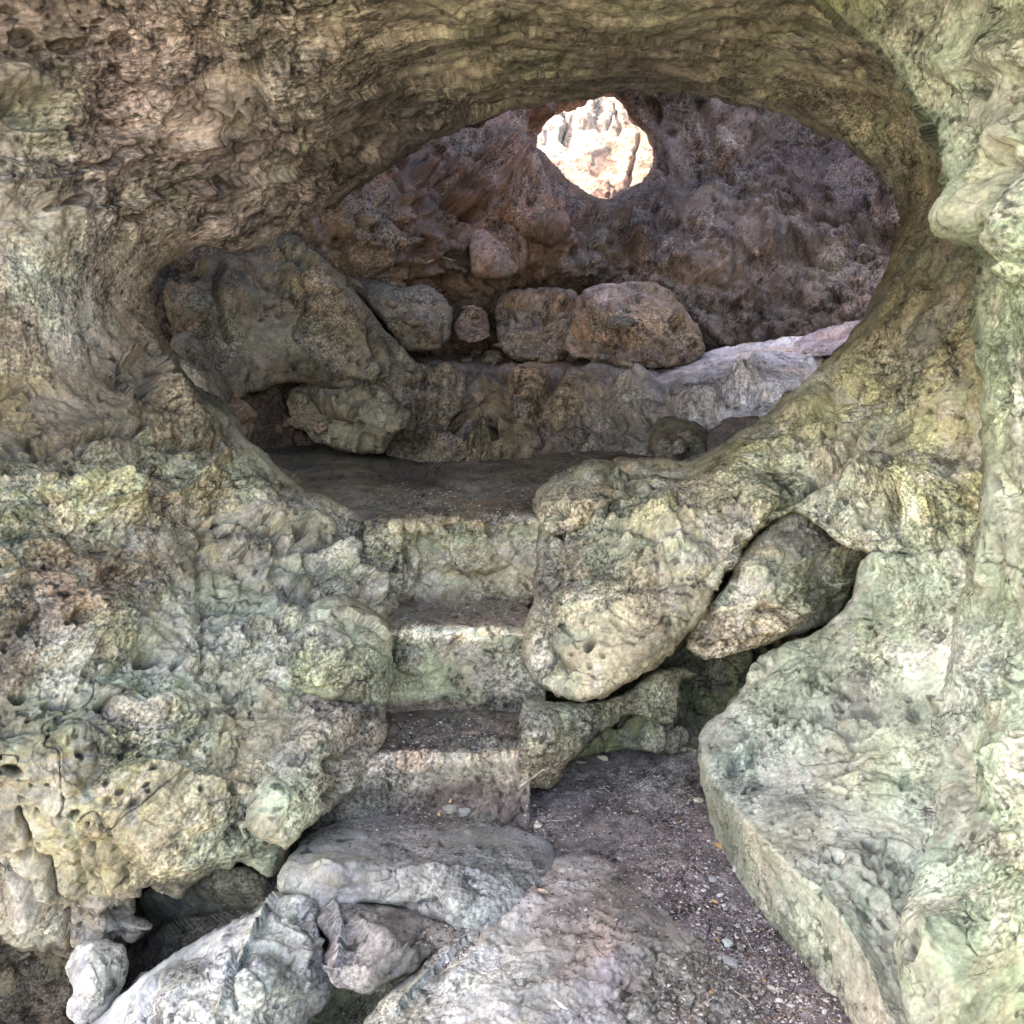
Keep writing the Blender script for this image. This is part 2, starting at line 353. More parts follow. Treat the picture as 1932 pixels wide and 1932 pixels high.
    if split:                                   # one surface, shared seams, several things
        fx = XW.ravel()[idx]; fy = YW.ravel()[idx]; nx = len(idx)
        vx = np.concatenate([fx] + [fx[bv]] * 5); vy = np.concatenate([fy] + [fy[bv]] * 5)
        cx = vx[Fq].mean(1); cy = vy[Fq].mean(1); left = np.ones(len(Fq), bool)
        for (nm, mt, pg, th) in split:
            s = left & (inside(cx, cy, pg) if pg else True); left &= ~s
            if not s.any(): continue
            u, inv = np.unique(Fq[s], return_inverse=True)
            o = mesh_obj(nm, V[u], inv.reshape(-1, 4), mt, C[u]); tag(o, *th); objs.append(o)
        return objs
    org = None
    if thing and not (len(thing) > 3 and thing[3] == 'structure'):
        org = np.array([V[:, 0].mean(), V[:, 1].mean(), V[:, 2].min()])
    if back:
        tri = allF[-1][:, :3]
        me_o = mesh_obj(name, V, Fq, mat, C, org)
        # back cap as triangles appended through bmesh-free path
        cap = mesh_obj_merge(me_o, V if org is None else V - org, Fq, tri, mat, C)
        o = cap
    else:
        o = mesh_obj(name, V, Fq, mat, C, org)
    if thing: tag(o, *thing)
    print(name, len(V), round(time.time() - T0, 1)); return o
def mesh_obj_merge(o, V, Fq, tri, mat, C):
    me = o.data; me.clear_geometry()
    nl = Fq.size + tri.size
    me.vertices.add(len(V)); me.vertices.foreach_set('co', V.astype(f32).ravel())
    me.loops.add(nl); me.loops.foreach_set('vertex_index', np.concatenate([Fq.ravel(), tri.ravel()]).astype(np.int32))
    me.polygons.add(len(Fq) + len(tri))
    me.polygons.foreach_set('loop_start', np.concatenate([np.arange(len(Fq)) * 4, Fq.size + np.arange(len(tri)) * 3]).astype(np.int32))
    me.polygons.foreach_set('loop_total', np.concatenate([np.full(len(Fq), 4), np.full(len(tri), 3)]).astype(np.int32))
    me.update(calc_edges=True); me.polygons.foreach_set('use_smooth', np.ones(len(Fq) + len(tri), bool))
    for a_ in list(me.color_attributes): me.color_attributes.remove(a_)
    at = me.color_attributes.new('Tint', 'FLOAT_COLOR', 'POINT'); at.data.foreach_set('color', C.astype(f32).ravel())
    return o
def hfield(pts):
    """Depth of a ground surface given by heights at control points."""
    def f(X, Y):
        z = tps(pts, X, Y, 1e-3); yn = (HW - Y) / HW * TAN
        return (EYE - z) / np.maximum(math.sin(PITCH) - math.cos(PITCH) * yn, .06)
    return f
def stepf(zt, lip, k=.05, lean=.0):
    """Tread at height zt meeting an upright riser along a chipped lip; the chipping dies out down the riser."""
    lx = [p[0] for p in lip]; ly = [p[1] for p in lip]; sp, cp = math.sin(PITCH), math.cos(PITCH)
    def riser(X, Y, yl):
        yln = (HW - yl) / HW * TAN; yn = (HW - Y) / HW * TAN
        return (EYE - zt) / (sp - cp * yln) * (cp + sp * yln) / (cp + sp * yn)
    def f(X, Y):
        yn = (HW - Y) / HW * TAN; dt = (EYE - zt) / np.maximum(sp - cp * yn, .06); y0 = np.interp(X, lx, ly)
        nz = fbm(np.stack([X.ravel() / 48., Y.ravel() / 60., 0 * X.ravel() + zt * 9], 1), 1, 5, 12, .62).reshape(X.shape)
        a, b = riser(X, Y, y0), riser(X, Y, y0 + 16 * nz); w = np.exp(-np.clip(Y - y0, 0, None) / 26.)
        dr = a + (b - a) * w - lean * np.clip(Y - y0, 0, None) / 100
        h = np.clip(.5 + .5 * (dt - dr) / k, 0, 1)
        return dr + (dt - dr) * h + k * h * (1 - h)
    return f
def lin(*c):
    v = np.array(c, float) / 255.; return np.where(v <= .04045, v / 12.92, ((v + .055) / 1.055) ** 2.4)
def step_tint(lip, soil, edge, riser, foot, y_foot):
    """Dirt on the tread, a worn pale nosing, the stone riser and dirt splashed at its foot."""
    lx = [p[0] for p in lip]; ly = [p[1] for p in lip]
    def f(X, Y, P):
        yl = np.interp(X, lx, ly) + 7 * fbm(P, 9., 3, 91); e = Y - yl; n_ = fbm(P, 7., 4, 92)
        c = np.tile(lin(*soil), (len(X), 1)); a = sstep(-13, -3, e)[:, None]; c = c * (1 - a) + lin(*edge) * a
        b_ = sstep(6, 22, e + 10 * n_)[:, None]; c = c * (1 - b_) + lin(*riser) * b_
        g = sstep(y_foot - 26, y_foot + 4, Y + 26 * n_)[:, None]; return c * (1 - g) + lin(*foot) * g
    return f
def T(*a): return a
# =================================================================== FRONT SHELL: ceiling, left wall, right arch (one continuous rock face)
shell_outer = [(-1000, -1500), (2300, -1500), (2500, 400), (2300, 1150), (1900, 1150), (1760, 1090), (1700, 1062), (1640, 1045), (1590, 1030), (1540, 985), (1490, 965), (1450, 985), (1400, 1045), (1365, 1100), (1330, 1155), (1290, 1200), (1250, 1240), (1180, 1292), (1120, 1325), (1060, 1318), (1005, 1290), (980, 1235), (985, 1190), (1000, 1140), (1008, 1060), (1012, 985), (1018, 930), (1090, 890), (1160, 872), (1230, 862), (1290, 872), (1340, 850), (1420, 802), (1480, 752), (1540, 700), (1600, 640), (1650, 560), (1690, 480), (1700, 400), (1670, 332), (1600, 275), (1500, 228), (1350, 182), (1200, 170), (1080, 182), (960, 208), (850, 245), (760, 292), (690, 345), (620, 395), (545, 440), (455, 478), (365, 468), (305, 500), (277, 560), (300, 620), (330, 680), (390, 740), (440, 775), (462, 822), (520, 872), (560, 912), (640, 945), (712, 975), (735, 1040), (742, 1140), (730, 1300), (650, 1450), (560, 1520), (540, 1640), (512, 1662), (480, 1640), (450, 1622), (440, 1640), (412, 1642), (372, 1662), (340, 1692), (310, 1682), (276, 1666), (255, 1690), (245, 1722), (252, 1752), (230, 1790), (140, 1815), (100, 1800), (30, 1790), (-40, 1700), (-500, 1750), (-1000, 1700)]
shell_ctrl = [(0, 0, 2.75), (500, 0, 2.95), (966, 0, 3.15), (1400, 0, 3.15), (1700, 0, 2.9), (1200, 175, 4.6), (960, 210, 4.55), (760, 295, 4.35), (620, 395, 4.15), (500, 460, 3.9), (277, 560, 3.55), (300, 620, 3.5), (440, 775, 3.6), (520, 872, 3.62), (640, 945, 3.65), (1500, 228, 4.5), (1680, 350, 4.2), (1695, 450, 4.05), (1600, 640, 3.9), (1480, 752, 3.85), (1290, 872, 3.75), (1020, 930, 3.5),
    (1200, 90, 3.75), (600, 200, 3.45), (200, 250, 3.05), (200, 430, 3.15), (100, 600, 2.95), (200, 720, 3.15), (0, 850, 2.75), (150, 900, 2.75), (350, 900, 3.2), (300, 1100, 2.9), (550, 1050, 3.3), (0, 1200, 2.5), (200, 1300, 2.55), (450, 1250, 2.85), (650, 1150, 3.2), (735, 1150, 3.4), (300, 1600, 2.42), (100, 1600, 2.4), (480, 1550, 2.55), (0, 1450, 2.3), (0, 1750, 2.45), (300, 1750, 2.6), (-900, 900, 1.7), (-900, 0, 1.7), (-900, 1700, 1.7), (-900, -1400, 1.0), (900, -1400, 1.15), (2200, -1400, 1.0), (900, -500, 1.95), (2400, 500, 2.6), (2200, 1100, 2.4),
    (1780, 500, 3.4), (1780, 700, 3.2), (1700, 800, 3.35), (1750, 1000, 2.95), (1600, 900, 3.35), (1400, 1000, 3.15), (1200, 1000, 3.25), (1100, 1200, 3.0), (1050, 1280, 2.95), (1300, 1120, 3.02), (1640, 1040, 2.98)]
shell_feats = [
    T('pit', 40, 70, 24, 20, 0, .09), T('pit', 132, 86, 42, 18, -5, .10), T('pit', 208, 302, 22, 8, -35, .06), T('pit', 145, 378, 26, 9, -25, .07), T('pit', 45, 208, 75, 45, 15, .06), T('pit', 395, 125, 34, 6, 10, .04), T('pit', 790, 250, 20, 7, -15, .12), T('pit', 170, 312, 28, 8, 0, .05), T('pit', 600, 100, 30, 7, 0, .03), T('pit', 395, 68, 25, 7, 0, .03), T('pit', 20, 20, 20, 8, 0, .06),
    T('crack', [(600, 300), (680, 262), (760, 240), (860, 215), (980, 200)], 7, .09), T('ledge', [(620, 290), (700, 255), (800, 225), (930, 205)], 20, .05), T('ledge', [(0, 235), (90, 240), (180, 262), (300, 250)], 26, .035), T('ledge', [(0, 350), (120, 335), (260, 290), (420, 262)], 28, .04), T('ledge', [(100, 395), (250, 385), (420, 345), (600, 310)], 22, .035), T('ledge', [(0, 130), (150, 110), (330, 122), (520, 90)], 26, .035), T('ledge', [(520, 205), (700, 165), (900, 140), (1150, 130)], 26, .03), T('ledge', [(700, 80), (900, 50), (1150, 62), (1350, 90)], 26, .035),
    T('pit', 262, 700, 36, 50, 10, .09), T('ledge', [(232, 745), (228, 700), (240, 660), (270, 650), (300, 680), (330, 740), (390, 800)], 20, .05), T('pit', 30, 835, 30, 22, 30, .05), T('pit', 150, 840, 18, 12, 0, .05), T('pit', 260, 410, 30, 8, 0, .05),
    T('crack', [(0, 850), (60, 845), (130, 830), (230, 815), (330, 845), (420, 840)], 7, .05), T('ledge', [(0, 905), (80, 890), (200, 900), (260, 950), (330, 930), (400, 860), (440, 850)], 30, .05), T('crack', [(250, 830), (270, 800), (250, 750)], 4, .05),
    T('pit', 283, 1235, 24, 13, -20, .12), T('pit', 337, 1243, 12, 6, 0, .07), T('pit', 250, 1400, 20, 9, 5, .10), T('pit', 22, 1457, 24, 18, 20, .12), T('pit', 143, 1530, 13, 8, -10, .06), T('pit', 72, 1535, 7, 6, 0, .05), T('pit', 180, 1592, 9, 6, 0, .05), T('pit', 440, 1578, 18, 22, 20, .09), T('pit', 215, 1715, 30, 18, 20, .12), T('pit', 48, 1610, 14, 14, 0, .04), T('pit', 48, 1330, 14, 6, 45, .05), T('pit', 50, 1170, 14, 24, 30, .06), T('pit', 118, 1320, 22, 9, 0, .05),
    T('crack', [(35, 1540), (60, 1600), (95, 1630), (130, 1690), (200, 1715)], 5, .09), T('crack', [(0, 1640), (60, 1650), (110, 1700), (140, 1800)], 6, .05), T('crack', [(400, 960), (380, 1050), (395, 1130), (385, 1260), (420, 1300)], 5, .04), T('crack', [(520, 1060), (560, 1075), (600, 1110)], 4, .05), T('ledge', [(270, 1425), (330, 1425), (370, 1400), (420, 1395)], 24, .05), T('ledge', [(200, 1470), (250, 1450), (330, 1470), (410, 1490), (445, 1450)], 26, .05), T('ledge', [(560, 1050), (640, 1070), (700, 1110)], 20, .05), T('ledge', [(150, 1120), (190, 1200), (160, 1260)], 30, .04), T('ledge', [(430, 1170), (500, 1180), (540, 1220)], 20, .05), T('crack', [(190, 1040), (300, 1060), (420, 1130), (520, 1150)], 5, .03),
    T('bump', 480, 940, 60, 40, 20, .06), T('bump', 570, 1000, 70, 45, 25, .06), T('bump', 370, 910, 60, 30, 0, .05), T('bump', 190, 920, 60, 30, 10, .05), T('bump', 470, 1020, 45, 30, 30, .05), T('bump', 600, 1010, 50, 30, 10, .05), T('dome', 60, 1690, 60, 60, 0, .12), T('dome', 280, 1560, 130, 90, 0, .08), T('bump', 200, 1190, 60, 70, 0, .05), T('bump', 130, 1430, 50, 80, 20, .05), T('bump', 560, 1170, 50, 30, 0, .05), T('bump', 260, 1330, 80, 30, 20, .05), T('bump', 360, 1350, 90, 30, 10, .05), T('bump', 350, 1500, 100, 60, 10, .05),
    T('crack', [(1380, 700), (1560, 780), (1500, 900)], 2, .0), T('crack', [(1060, 880), (1100, 930), (1180, 960), (1330, 960)], 5, .035), T('crack', [(1400, 1045), (1470, 960), (1560, 900), (1650, 820)], 9, .06), T('ledge', [(1650, 1000), (1700, 960), (1720, 880), (1740, 800), (1760, 700)], 26, .05), T('crack', [(1600, 860), (1640, 760), (1700, 660)], 6, .05), T('bump', 1760, 950, 70, 90, 0, .07), T('bump', 1640, 940, 60, 90, 30, .06), T('dome', 1400, 900, 90, 60, -30, .05), T('dome', 1240, 1010, 90, 60, -30, .05), T('ledge', [(1000, 1240), (1060, 1190), (1150, 1150), (1240, 1080)], 30, .02), T('pit', 1052, 985, 14, 22, 30, .04), T('pit', 1560, 810, 12, 14, 0, .06), T('pit', 1160, 1170, 10, 7, 0, .02), T('pit', 1250, 1095, 12, 7, 0, .02), T('pit', 1060, 1190, 16, 9, 0, .02), T('pit', 1210, 1110, 14, 10, 0, .02),
    T('pit', 1740, 530, 20, 10, 45, .06), T('pit', 1620, 140, 16, 10, 30, .05), T('pit', 1660, 510, 14, 8, 60, .05), T('pit', 1720, 470, 12, 9, 0, .05), T('crack', [(1020, 990), (1060, 1010), (1080, 960), (1150, 930)], 5, .04)]
for k in range(150):
    x_, y_ = random.uniform(-30, 1650), random.uniform(-30, 420)
    shell_feats.append(T('pit', x_, y_, random.uniform(5, 18), random.uniform(2.5, 6), random.uniform(-25, 5) if x_ < 1000 else random.uniform(-5, 30), random.uniform(.02, .05)))
for k in range(60):
    shell_feats.append(T('pit', random.uniform(1000, 1850), random.uniform(350, 1290), random.uniform(3, 9), random.uniform(3, 7), random.uniform(0, 90), random.uniform(.015, .045)))
for k in range(60):
    shell_feats.append(T('pit', random.uniform(0, 700), random.uniform(950, 1640), random.uniform(2.5, 7), random.uniform(2.5, 5), random.uniform(0, 90), random.uniform(.015, .05)))
shell_tint = [(0, 0, (130, 115, 107)), (300, 60, (124, 109, 103)), (500, 150, (116, 108, 99)), (700, 40, (128, 117, 101)), (900, 60, (155, 146, 119)), (1200, 60, (150, 140, 114)), (1450, 120, (150, 141, 114)), (1600, 200, (145, 139, 111)), (1200, 160, (118, 110, 98)), (800, 250, (104, 97, 96)), (500, 300, (132, 118, 115)), (650, 350, (100, 87, 85)), (200, 200, (123, 106, 101)), (0, 300, (131, 112, 107)), (50, 210, (94, 92, 76)), (350, 350, (121, 104, 100)), (0, 420, (134, 112, 109)),
    (100, 520, (163, 161, 157)), (130, 600, (172, 170, 165)), (150, 470, (130, 123, 120)), (30, 620, (130, 109, 85)), (200, 520, (130, 113, 93)), (240, 620, (119, 102, 83)), (50, 740, (143, 126, 85)), (120, 780, (113, 96, 81)), (260, 700, (91, 75, 65)), (300, 780, (106, 90, 65)), (400, 800, (100, 88, 71)), (100, 850, (91, 77, 67)), (180, 930, (172, 168, 114)), (50, 920, (143, 138, 93)), (400, 920, (154, 140, 102)), (480, 960, (159, 144, 110)), (600, 1000, (152, 142, 114)), (300, 1000, (137, 121, 97)), (200, 1060, (115, 88, 71)), (100, 1130, (104, 77, 63)), (40, 1250, (100, 83, 69)), (300, 1150, (146, 134, 104)), (450, 1150, (152, 144, 114)), (200, 1280, (150, 148, 110)), (300, 1340, (163, 158, 116)), (120, 1300, (152, 148, 108)), (400, 1260, (161, 154, 124)), (160, 1480, (138, 133, 89)), (260, 1490, (115, 114, 69)), (380, 1450, (146, 136, 104)), (330, 1560, (153, 140, 110)), (200, 1600, (138, 125, 83)), (120, 1600, (131, 119, 80)), (480, 1620, (181, 174, 134)), (60, 1680, (166, 153, 134)), (0, 1500, (115, 104, 83)), (250, 1720, (146, 133, 110)), (180, 1780, (160, 142, 121)),
    (1700, 300, (140, 136, 106)), (1720, 420, (119, 110, 82)), (1680, 560, (133, 122, 83)), (1780, 560, (112, 99, 76)), (1700, 660, (124, 110, 87)), (1800, 640, (135, 128, 87)), (1600, 740, (162, 155, 101)), (1500, 830, (178, 167, 116)), (1400, 860, (172, 161, 104)), (1650, 820, (156, 148, 120)), (1760, 800, (172, 169, 114)), (1560, 900, (170, 165, 139)), (1760, 980, (176, 173, 116)), (1400, 950, (166, 161, 126)), (1260, 920, (156, 142, 99)), (1100, 940, (156, 136, 104)), (1040, 1080, (122, 110, 89)), (1100, 1030, (137, 126, 99)), (1240, 1010, (168, 161, 116)), (1160, 1130, (174, 163, 126)), (1080, 1230, (168, 155, 122)), (1300, 1080, (166, 153, 124)), (1200, 1240, (153, 138, 108)), (1650, 1030, (185, 177, 147))]
shell_noise = dict(facet=((.060, 2.2), (.040, 5.), (.018, 11.), (.007, 26.)), fbm=((.035, 1.8, 3), (.020, 7., 6)), ridge=((.004, 16., 4),), pits=((.035, 9., .35), (.016, 24., .3)))
ceil_poly = [(-1100, -1600), (2600, -1600), (2600, -50), (1700, 60), (1560, 200), (1470, 300), (1200, 260), (900, 330), (620, 430), (450, 500), (300, 470), (180, 430), (-60, 450), (-1100, 450)]
left_poly = [(-1100, 440), (-60, 440), (300, 440), (600, 420), (760, 700), (820, 1000), (800, 1500), (700, 1900), (-1100, 1900)]
rock('cave_shell', shell_outer, shell_ctrl, M_FRONT, shell_tint, R=.12, T=.35, feats=shell_feats, n=dict(shell_noise,  strat=((.020, 7., (1, .5, .06), 6.), (.006, 22., (1, .5, .06), 6.))), st=2.3, wob=4., seed=1, shrink=0, calm=((130, 600, 170, 190, .75), (330, 480, 90, 60, .5), (1720, 400, 60, 200, .3)), split=[
    ('cave_ceiling', M_CEIL, ceil_poly, ('low brown and olive rock ceiling sweeping over the chamber opening', 'ceiling', None, 'structure')),
    ('rock_wall', M_FRONT, left_poly, ('lumpy yellow-green rock wall left of the carved steps with a jagged undercut foot', 'rock wall')),
    ('rock_arch', M_FRONT, None, ('olive rock arch curving down the right side of the opening to a slanting boulder-like foot', 'rock arch'))])
# =================================================================== RIGHT FOREGROUND WALL
rw_outer = [(1440, -700), (1470, -40), (1560, 20), (1640, 72), (1705, 150), (1760, 235), (1775, 300), (1800, 390), (1850, 460), (1846, 540), (1842, 640), (1845, 760), (1858, 900), (1850, 1010), (1800, 1150), (1770, 1350), (1745, 1550), (1690, 1720), (1650, 1830), (1612, 1932), (1560, 2100), (1700, 2500), (3200, 2500), (3200, -700)]
rw_ctrl = [(1560, 20, 2.9), (1640, 72, 2.75), (1760, 235, 2.6), (1800, 390, 2.5), (1850, 480, 2.45), (1845, 760, 2.5), (1855, 950, 2.45), (1790, 1200, 2.64), (1745, 1550, 2.38), (1650, 1830, 2.12), Z(1612, 1932, .0), (1932, 100, 2.25), (1800, 60, 2.5), (1932, 500, 2.22), (1932, 950, 2.24), (1910, 1300, 2.30), (1900, 1600, 2.10), (1850, 1800, 1.92), (1700, 1800, 2.04), (2300, 0, 1.6), (2300, 900, 1.5), (2300, 1800, 1.4), (3100, 0, 1.05), (3100, 1800, .95), (1700, 2400, 1.6), (1600, -600, 2.1), (3000, -600, 1.0)]
rw_feats = [T('dome', 1840, 400, 60, 80, 5, .13), T('dome', 1925, 430, 40, 90, 0, .10), T('crack', [(1890, 200), (1905, 330), (1900, 450)], 7, .09), T('pit', 1830, 160, 34, 20, 35, .10), T('pit', 1932, 60, 20, 14, 0, .06), T('pit', 1880, 440, 10, 30, 20, .08), T('dome', 1780, 120, 50, 36, 40, .05), T('dome', 1880, 90, 50, 44, 0, .07), T('dome', 1900, 250, 44, 54, 0, .06), T('ledge', [(1500, 0), (1620, 100), (1720, 230), (1760, 330)], 30, .03),
    T('pit', 1875, 1260, 13, 16, 30, .09), T('pit', 1740, 1320, 22, 26, 0, .05), T('pit', 1880, 1560, 18, 9, 45, .05), T('pit', 1740, 1475, 16, 7, 60, .03), T('pit', 1780, 1620, 12, 9, 0, .03), T('dome', 1760, 1780, 70, 70, 0, .05)]
for k in range(70):
    rw_feats.append(T('pit', random.uniform(1650, 1960), random.uniform(0, 1900), random.uniform(3, 9), random.uniform(3, 7), random.uniform(0, 90), random.uniform(.01, .035)))
rw_tint = [(1560, 20, (134, 137, 98)), (1700, 100, (149, 158, 130)), (1850, 60, (162, 171, 148)), (1932, 30, (156, 157, 113)), (1780, 250, (153, 168, 140)), (1932, 250, (156, 169, 140)), (1860, 380, (169, 176, 146)), (1900, 480, (143, 155, 118)), (1885, 445, (98, 109, 77)), (1890, 640, (143, 158, 120)), (1932, 760, (151, 169, 136)), (1870, 800, (156, 160, 120)), (1900, 950, (160, 166, 140)), (1900, 1150, (147, 160, 125)), (1850, 1250, (157, 161, 147)), (1932, 1300, (140, 156, 129)), (1870, 1450, (133, 147, 112)), (1800, 1400, (157, 159, 141)), (1800, 1600, (140, 156, 136)), (1932, 1600, (137, 150, 112)), (1720, 1700, (149, 161, 143)), (1880, 1850, (129, 146, 106)), (1700, 1880, (133, 148, 113)), (1840, 1720, (136, 152, 120))]
rock('right_wall_rock', rw_outer, rw_ctrl, M_PALE, rw_tint, R=.05, T=.9, feats=rw_feats, n=dict(facet=((.045, 2.6), (.032, 6.), (.014, 13.), (.006, 28.)), fbm=((.03, 1.9, 3), (.010, 8., 4)), ridge=((.003, 20., 4),), pits=((.03, 10., .4), (.012, 26., .35))), st=2.6, seed=2, shrink=0)
PATCH_last = bpy.data.objects['right_wall_rock']; PATCH_last.name = 'rock_wall'; tag(PATCH_last, 'pale mint-green rock wall filling the right edge of the photo', 'rock wall')
# =================================================================== BIG SLANTED BOULDER
bb_outer = [(1314, 1400), (1330, 1370), (1368, 1342), (1400, 1300), (1428, 1250), (1440, 1232), (1500, 1208), (1560, 1180), (1604, 1138), (1616, 1090), (1626, 1050), (1680, 1050), (1780, 1040), (1900, 1040), (1960, 1300), (1960, 1960), (1640, 2020), (1585, 1925), (1555, 1880), (1500, 1805), (1440, 1735), (1380, 1655), (1342, 1560), (1322, 1475)]
bb_up = [(1330, 1400, 2.86), (1345, 1480, 2.66), (1400, 1555, 2.44), (1480, 1625, 2.28), (1560, 1690, 2.15), (1620, 1780, 2.03), (1655, 1860, 1.96), (1420, 1350, 2.86), (1600, 1400, 2.66), (1500, 1300, 2.92), (1440, 1240, 3.02), (1600, 1150, 3.02), (1750, 1300, 2.66), (1800, 1100, 2.7), (1650, 1050, 3.0), (1600, 1550, 2.40), (1700, 1700, 2.2), (1900, 1500, 2.35), (1900, 1900, 2.1), (1400, 1750, 1.95), (1500, 1950, 1.7), (1300, 1600, 2.3)]
bb_lo = [(1330, 1400, 2.80), (1345, 1480, 2.66), (1400, 1555, 2.44), (1480, 1625, 2.28), (1560, 1690, 2.15), (1620, 1780, 2.03), (1655, 1860, 1.96), Z(1345, 1560, .0), Z(1380, 1650, .0), Z(1440, 1730, .0), Z(1500, 1800, .0), Z(1560, 1880, 0), Z(1600, 1940, 0), (1600, 1500, 1.9), (1800, 1500, 1.6), (1450, 1300, 2.4), (1700, 1000, 2.0)]
def bb_ctrl(X, Y):
    u, l = tps(bb_up, X, Y, 2e-2), tps(bb_lo, X, Y, 2e-2); k = .02; h = np.clip(.5 + .5 * (u - l) / k, 0, 1); return l + (u - l) * h + k * h * (1 - h)
bb_feats = [T('pit', 1400, 1440, 44, 16, -35, .05), T('pit', 1430, 1415, 30, 12, -40, .04), T('pit', 1620, 1345, 45, 14, 5, .05), T('pit', 1735, 1340, 24, 30, 20, .06), T('pit', 1575, 1298, 10, 8, 0, .05), T('pit', 1600, 1480, 24, 9, 10, .03), T('ledge', [(1420, 1400), (1480, 1370), (1540, 1378), (1600, 1360), (1680, 1380), (1760, 1330)], 24, .035), T('crack', [(1550, 1370), (1640, 1385), (1740, 1340)], 5, .04), T('bump', 1500, 1290, 70, 40, -20, .03), T('bump', 1640, 1240, 80, 70, -20, .04), T('crack', [(1630, 1100), (1650, 1200), (1640, 1300)], 6, .02), T('pit', 1712, 1480, 12, 20, 20, .04), T('bump', 1420, 1270, 26, 14, -30, .04), T('ridge', [(1650, 1050), (1690, 1072), (1740, 1070), (1810, 1058)], 14, .05)]
for k in range(70):
    bb_feats.append(T('pit', random.uniform(1340, 1800), random.uniform(1100, 1800), random.uniform(2.5, 8), random.uniform(2.5, 6), random.uniform(0, 90), random.uniform(.01, .035)))
bb_tint = [(1340, 1400, (160, 160, 151)), (1400, 1480, (156, 162, 156)), (1450, 1330, (145, 151, 120)), (1550, 1260, (147, 153, 121)), (1650, 1200, (145, 153, 112)), (1680, 1100, (167, 174, 141)), (1600, 1350, (153, 153, 137)), (1500, 1500, (154, 155, 139)), (1640, 1450, (137, 145, 107)), (1560, 1600, (167, 166, 153)), (1480, 1640, (167, 166, 148)), (1440, 1670, (118, 118, 91)), (1540, 1790, (110, 111, 87)), (1600, 1860, (120, 120, 97)), (1380, 1580, (120, 126, 97)), (1350, 1510, (132, 135, 109)), (1620, 1740, (149, 153, 133)), (1700, 1600, (154, 160, 143)), (1750, 1250, (164, 167, 143))]  # lower-left facet is tinted darker: its shade is painted into the colour
rock('boulder', bb_outer, bb_ctrl, M_PALE, bb_tint, R=.045, T=.8, feats=bb_feats, edge_wob=.6, n=dict(facet=((.022, 3.), (.018, 7.), (.009, 15.), (.004, 30.)), terr=((4., 4., .004, 2),), fbm=((.010, 2.2, 3), (.008, 8., 4)), ridge=((.003, 22., 4),), pits=((.022, 11., .4), (.012, 26., .3))), st=2.4, seed=3, lam=5e-3, thing=('huge pale green slab-sided boulder leaning in front of the right wall', 'boulder'))
# =================================================================== CHAMBER
bw_outer = [(150, -450), (2000, -450), (2000, 800), (1700, 860), (560, 860), (150, 860)]
hole = [(1001, 285), (1011, 251), (1045, 213), (1097, 190), (1152, 179), (1176, 194), (1191, 223), (1213, 247), (1229, 270), (1234, 307), (1223, 340), (1184, 353), (1152, 372), (1118, 368), (1084, 351), (1058, 327), (1028, 302)]
bw_ctrl = [(1110, 270, 7.1), (1230, 280, 7.0), (1000, 280, 6.9), (1110, 380, 6.7), (1450, 300, 6.9), (1650, 400, 6.3), (1400, 450, 6.6), (1300, 520, 6.5), (1600, 550, 6.1), (1550, 640, 6.1), (900, 400, 6.3), (800, 320, 6.1), (720, 400, 5.7), (950, 500, 6.5), (1050, 450, 6.4), (600, 600, 5.6), (500, 500, 5.5), (300, 500, 4.9), (350, 800, 5.0), (1000, 560, 6.8), (1000, 750, 6.8), (1500, 780, 6.3), (1200, 100, 6.8), (1200, -200, 6.8), (1200, -400, 6.6), (400, -400, 5.2), (1900, -400, 5.6), (1900, 300, 5.6), (1900, 700, 5.4), (200, 0, 4.6), (600, 0, 5.6)]
bw_feats = [T('dome', 980, 330, 60, 100, 25, .25), T('bump', 925, 330, 45, 60, 20, .2), T('bump', 1000, 400, 80, 50, 35, .2), T('bump', 950, 470, 50, 45, 0, .2), T('bump', 860, 330, 30, 26, 0, .16), T('bump', 905, 305, 18, 20, 0, .16), T('bump', 840, 352, 18, 14, 0, .14), T('bump', 790, 330, 20, 16, 0, .14), T('bump', 700, 470, 50, 60, 20, .22), T('crack', [(1000, 230), (985, 300), (1010, 340), (1060, 370), (1110, 420)], 14, .2), T('pit', 870, 395, 40, 22, 30, .2), T('bump', 1205, 460, 34, 24, 0, .14), T('bump', 1110, 500, 40, 20, 0, .1), T('pit', 1110, 405, 44, 18, -10, .2), T('bump', 1450, 450, 70, 55, 20, .16), T('bump', 1560, 470, 50, 40, 0, .14), T('bump', 1320, 500, 60, 40, 0, .14), T('crack', [(1320, 180), (1340, 280), (1380, 330)], 9, .12), T('bump', 1370, 240, 60, 70, 20, .12), T('bump', 1560, 380, 70, 40, 20, .12), T('pit', 1230, 215, 20, 30, 0, .15), T('crack', [(1380, 340), (1450, 330), (1560, 370)], 10, .1), T('bump', 1480, 340, 50, 30, 0, .1)]
for k in range(150):
    r_ = random.uniform(8, 26); bw_feats.append(T('bump', random.uniform(1150, 1700), random.uniform(360, 690), r_, r_ * random.uniform(.6, 1), random.uniform(-40, 40), r_ * .0035))
for k in range(90):
    r_ = random.uniform(7, 18); bw_feats.append(T('bump', random.uniform(640, 1150), random.uniform(280, 560), r_, r_ * random.uniform(.6, 1), random.uniform(-40, 40), r_ * .004))
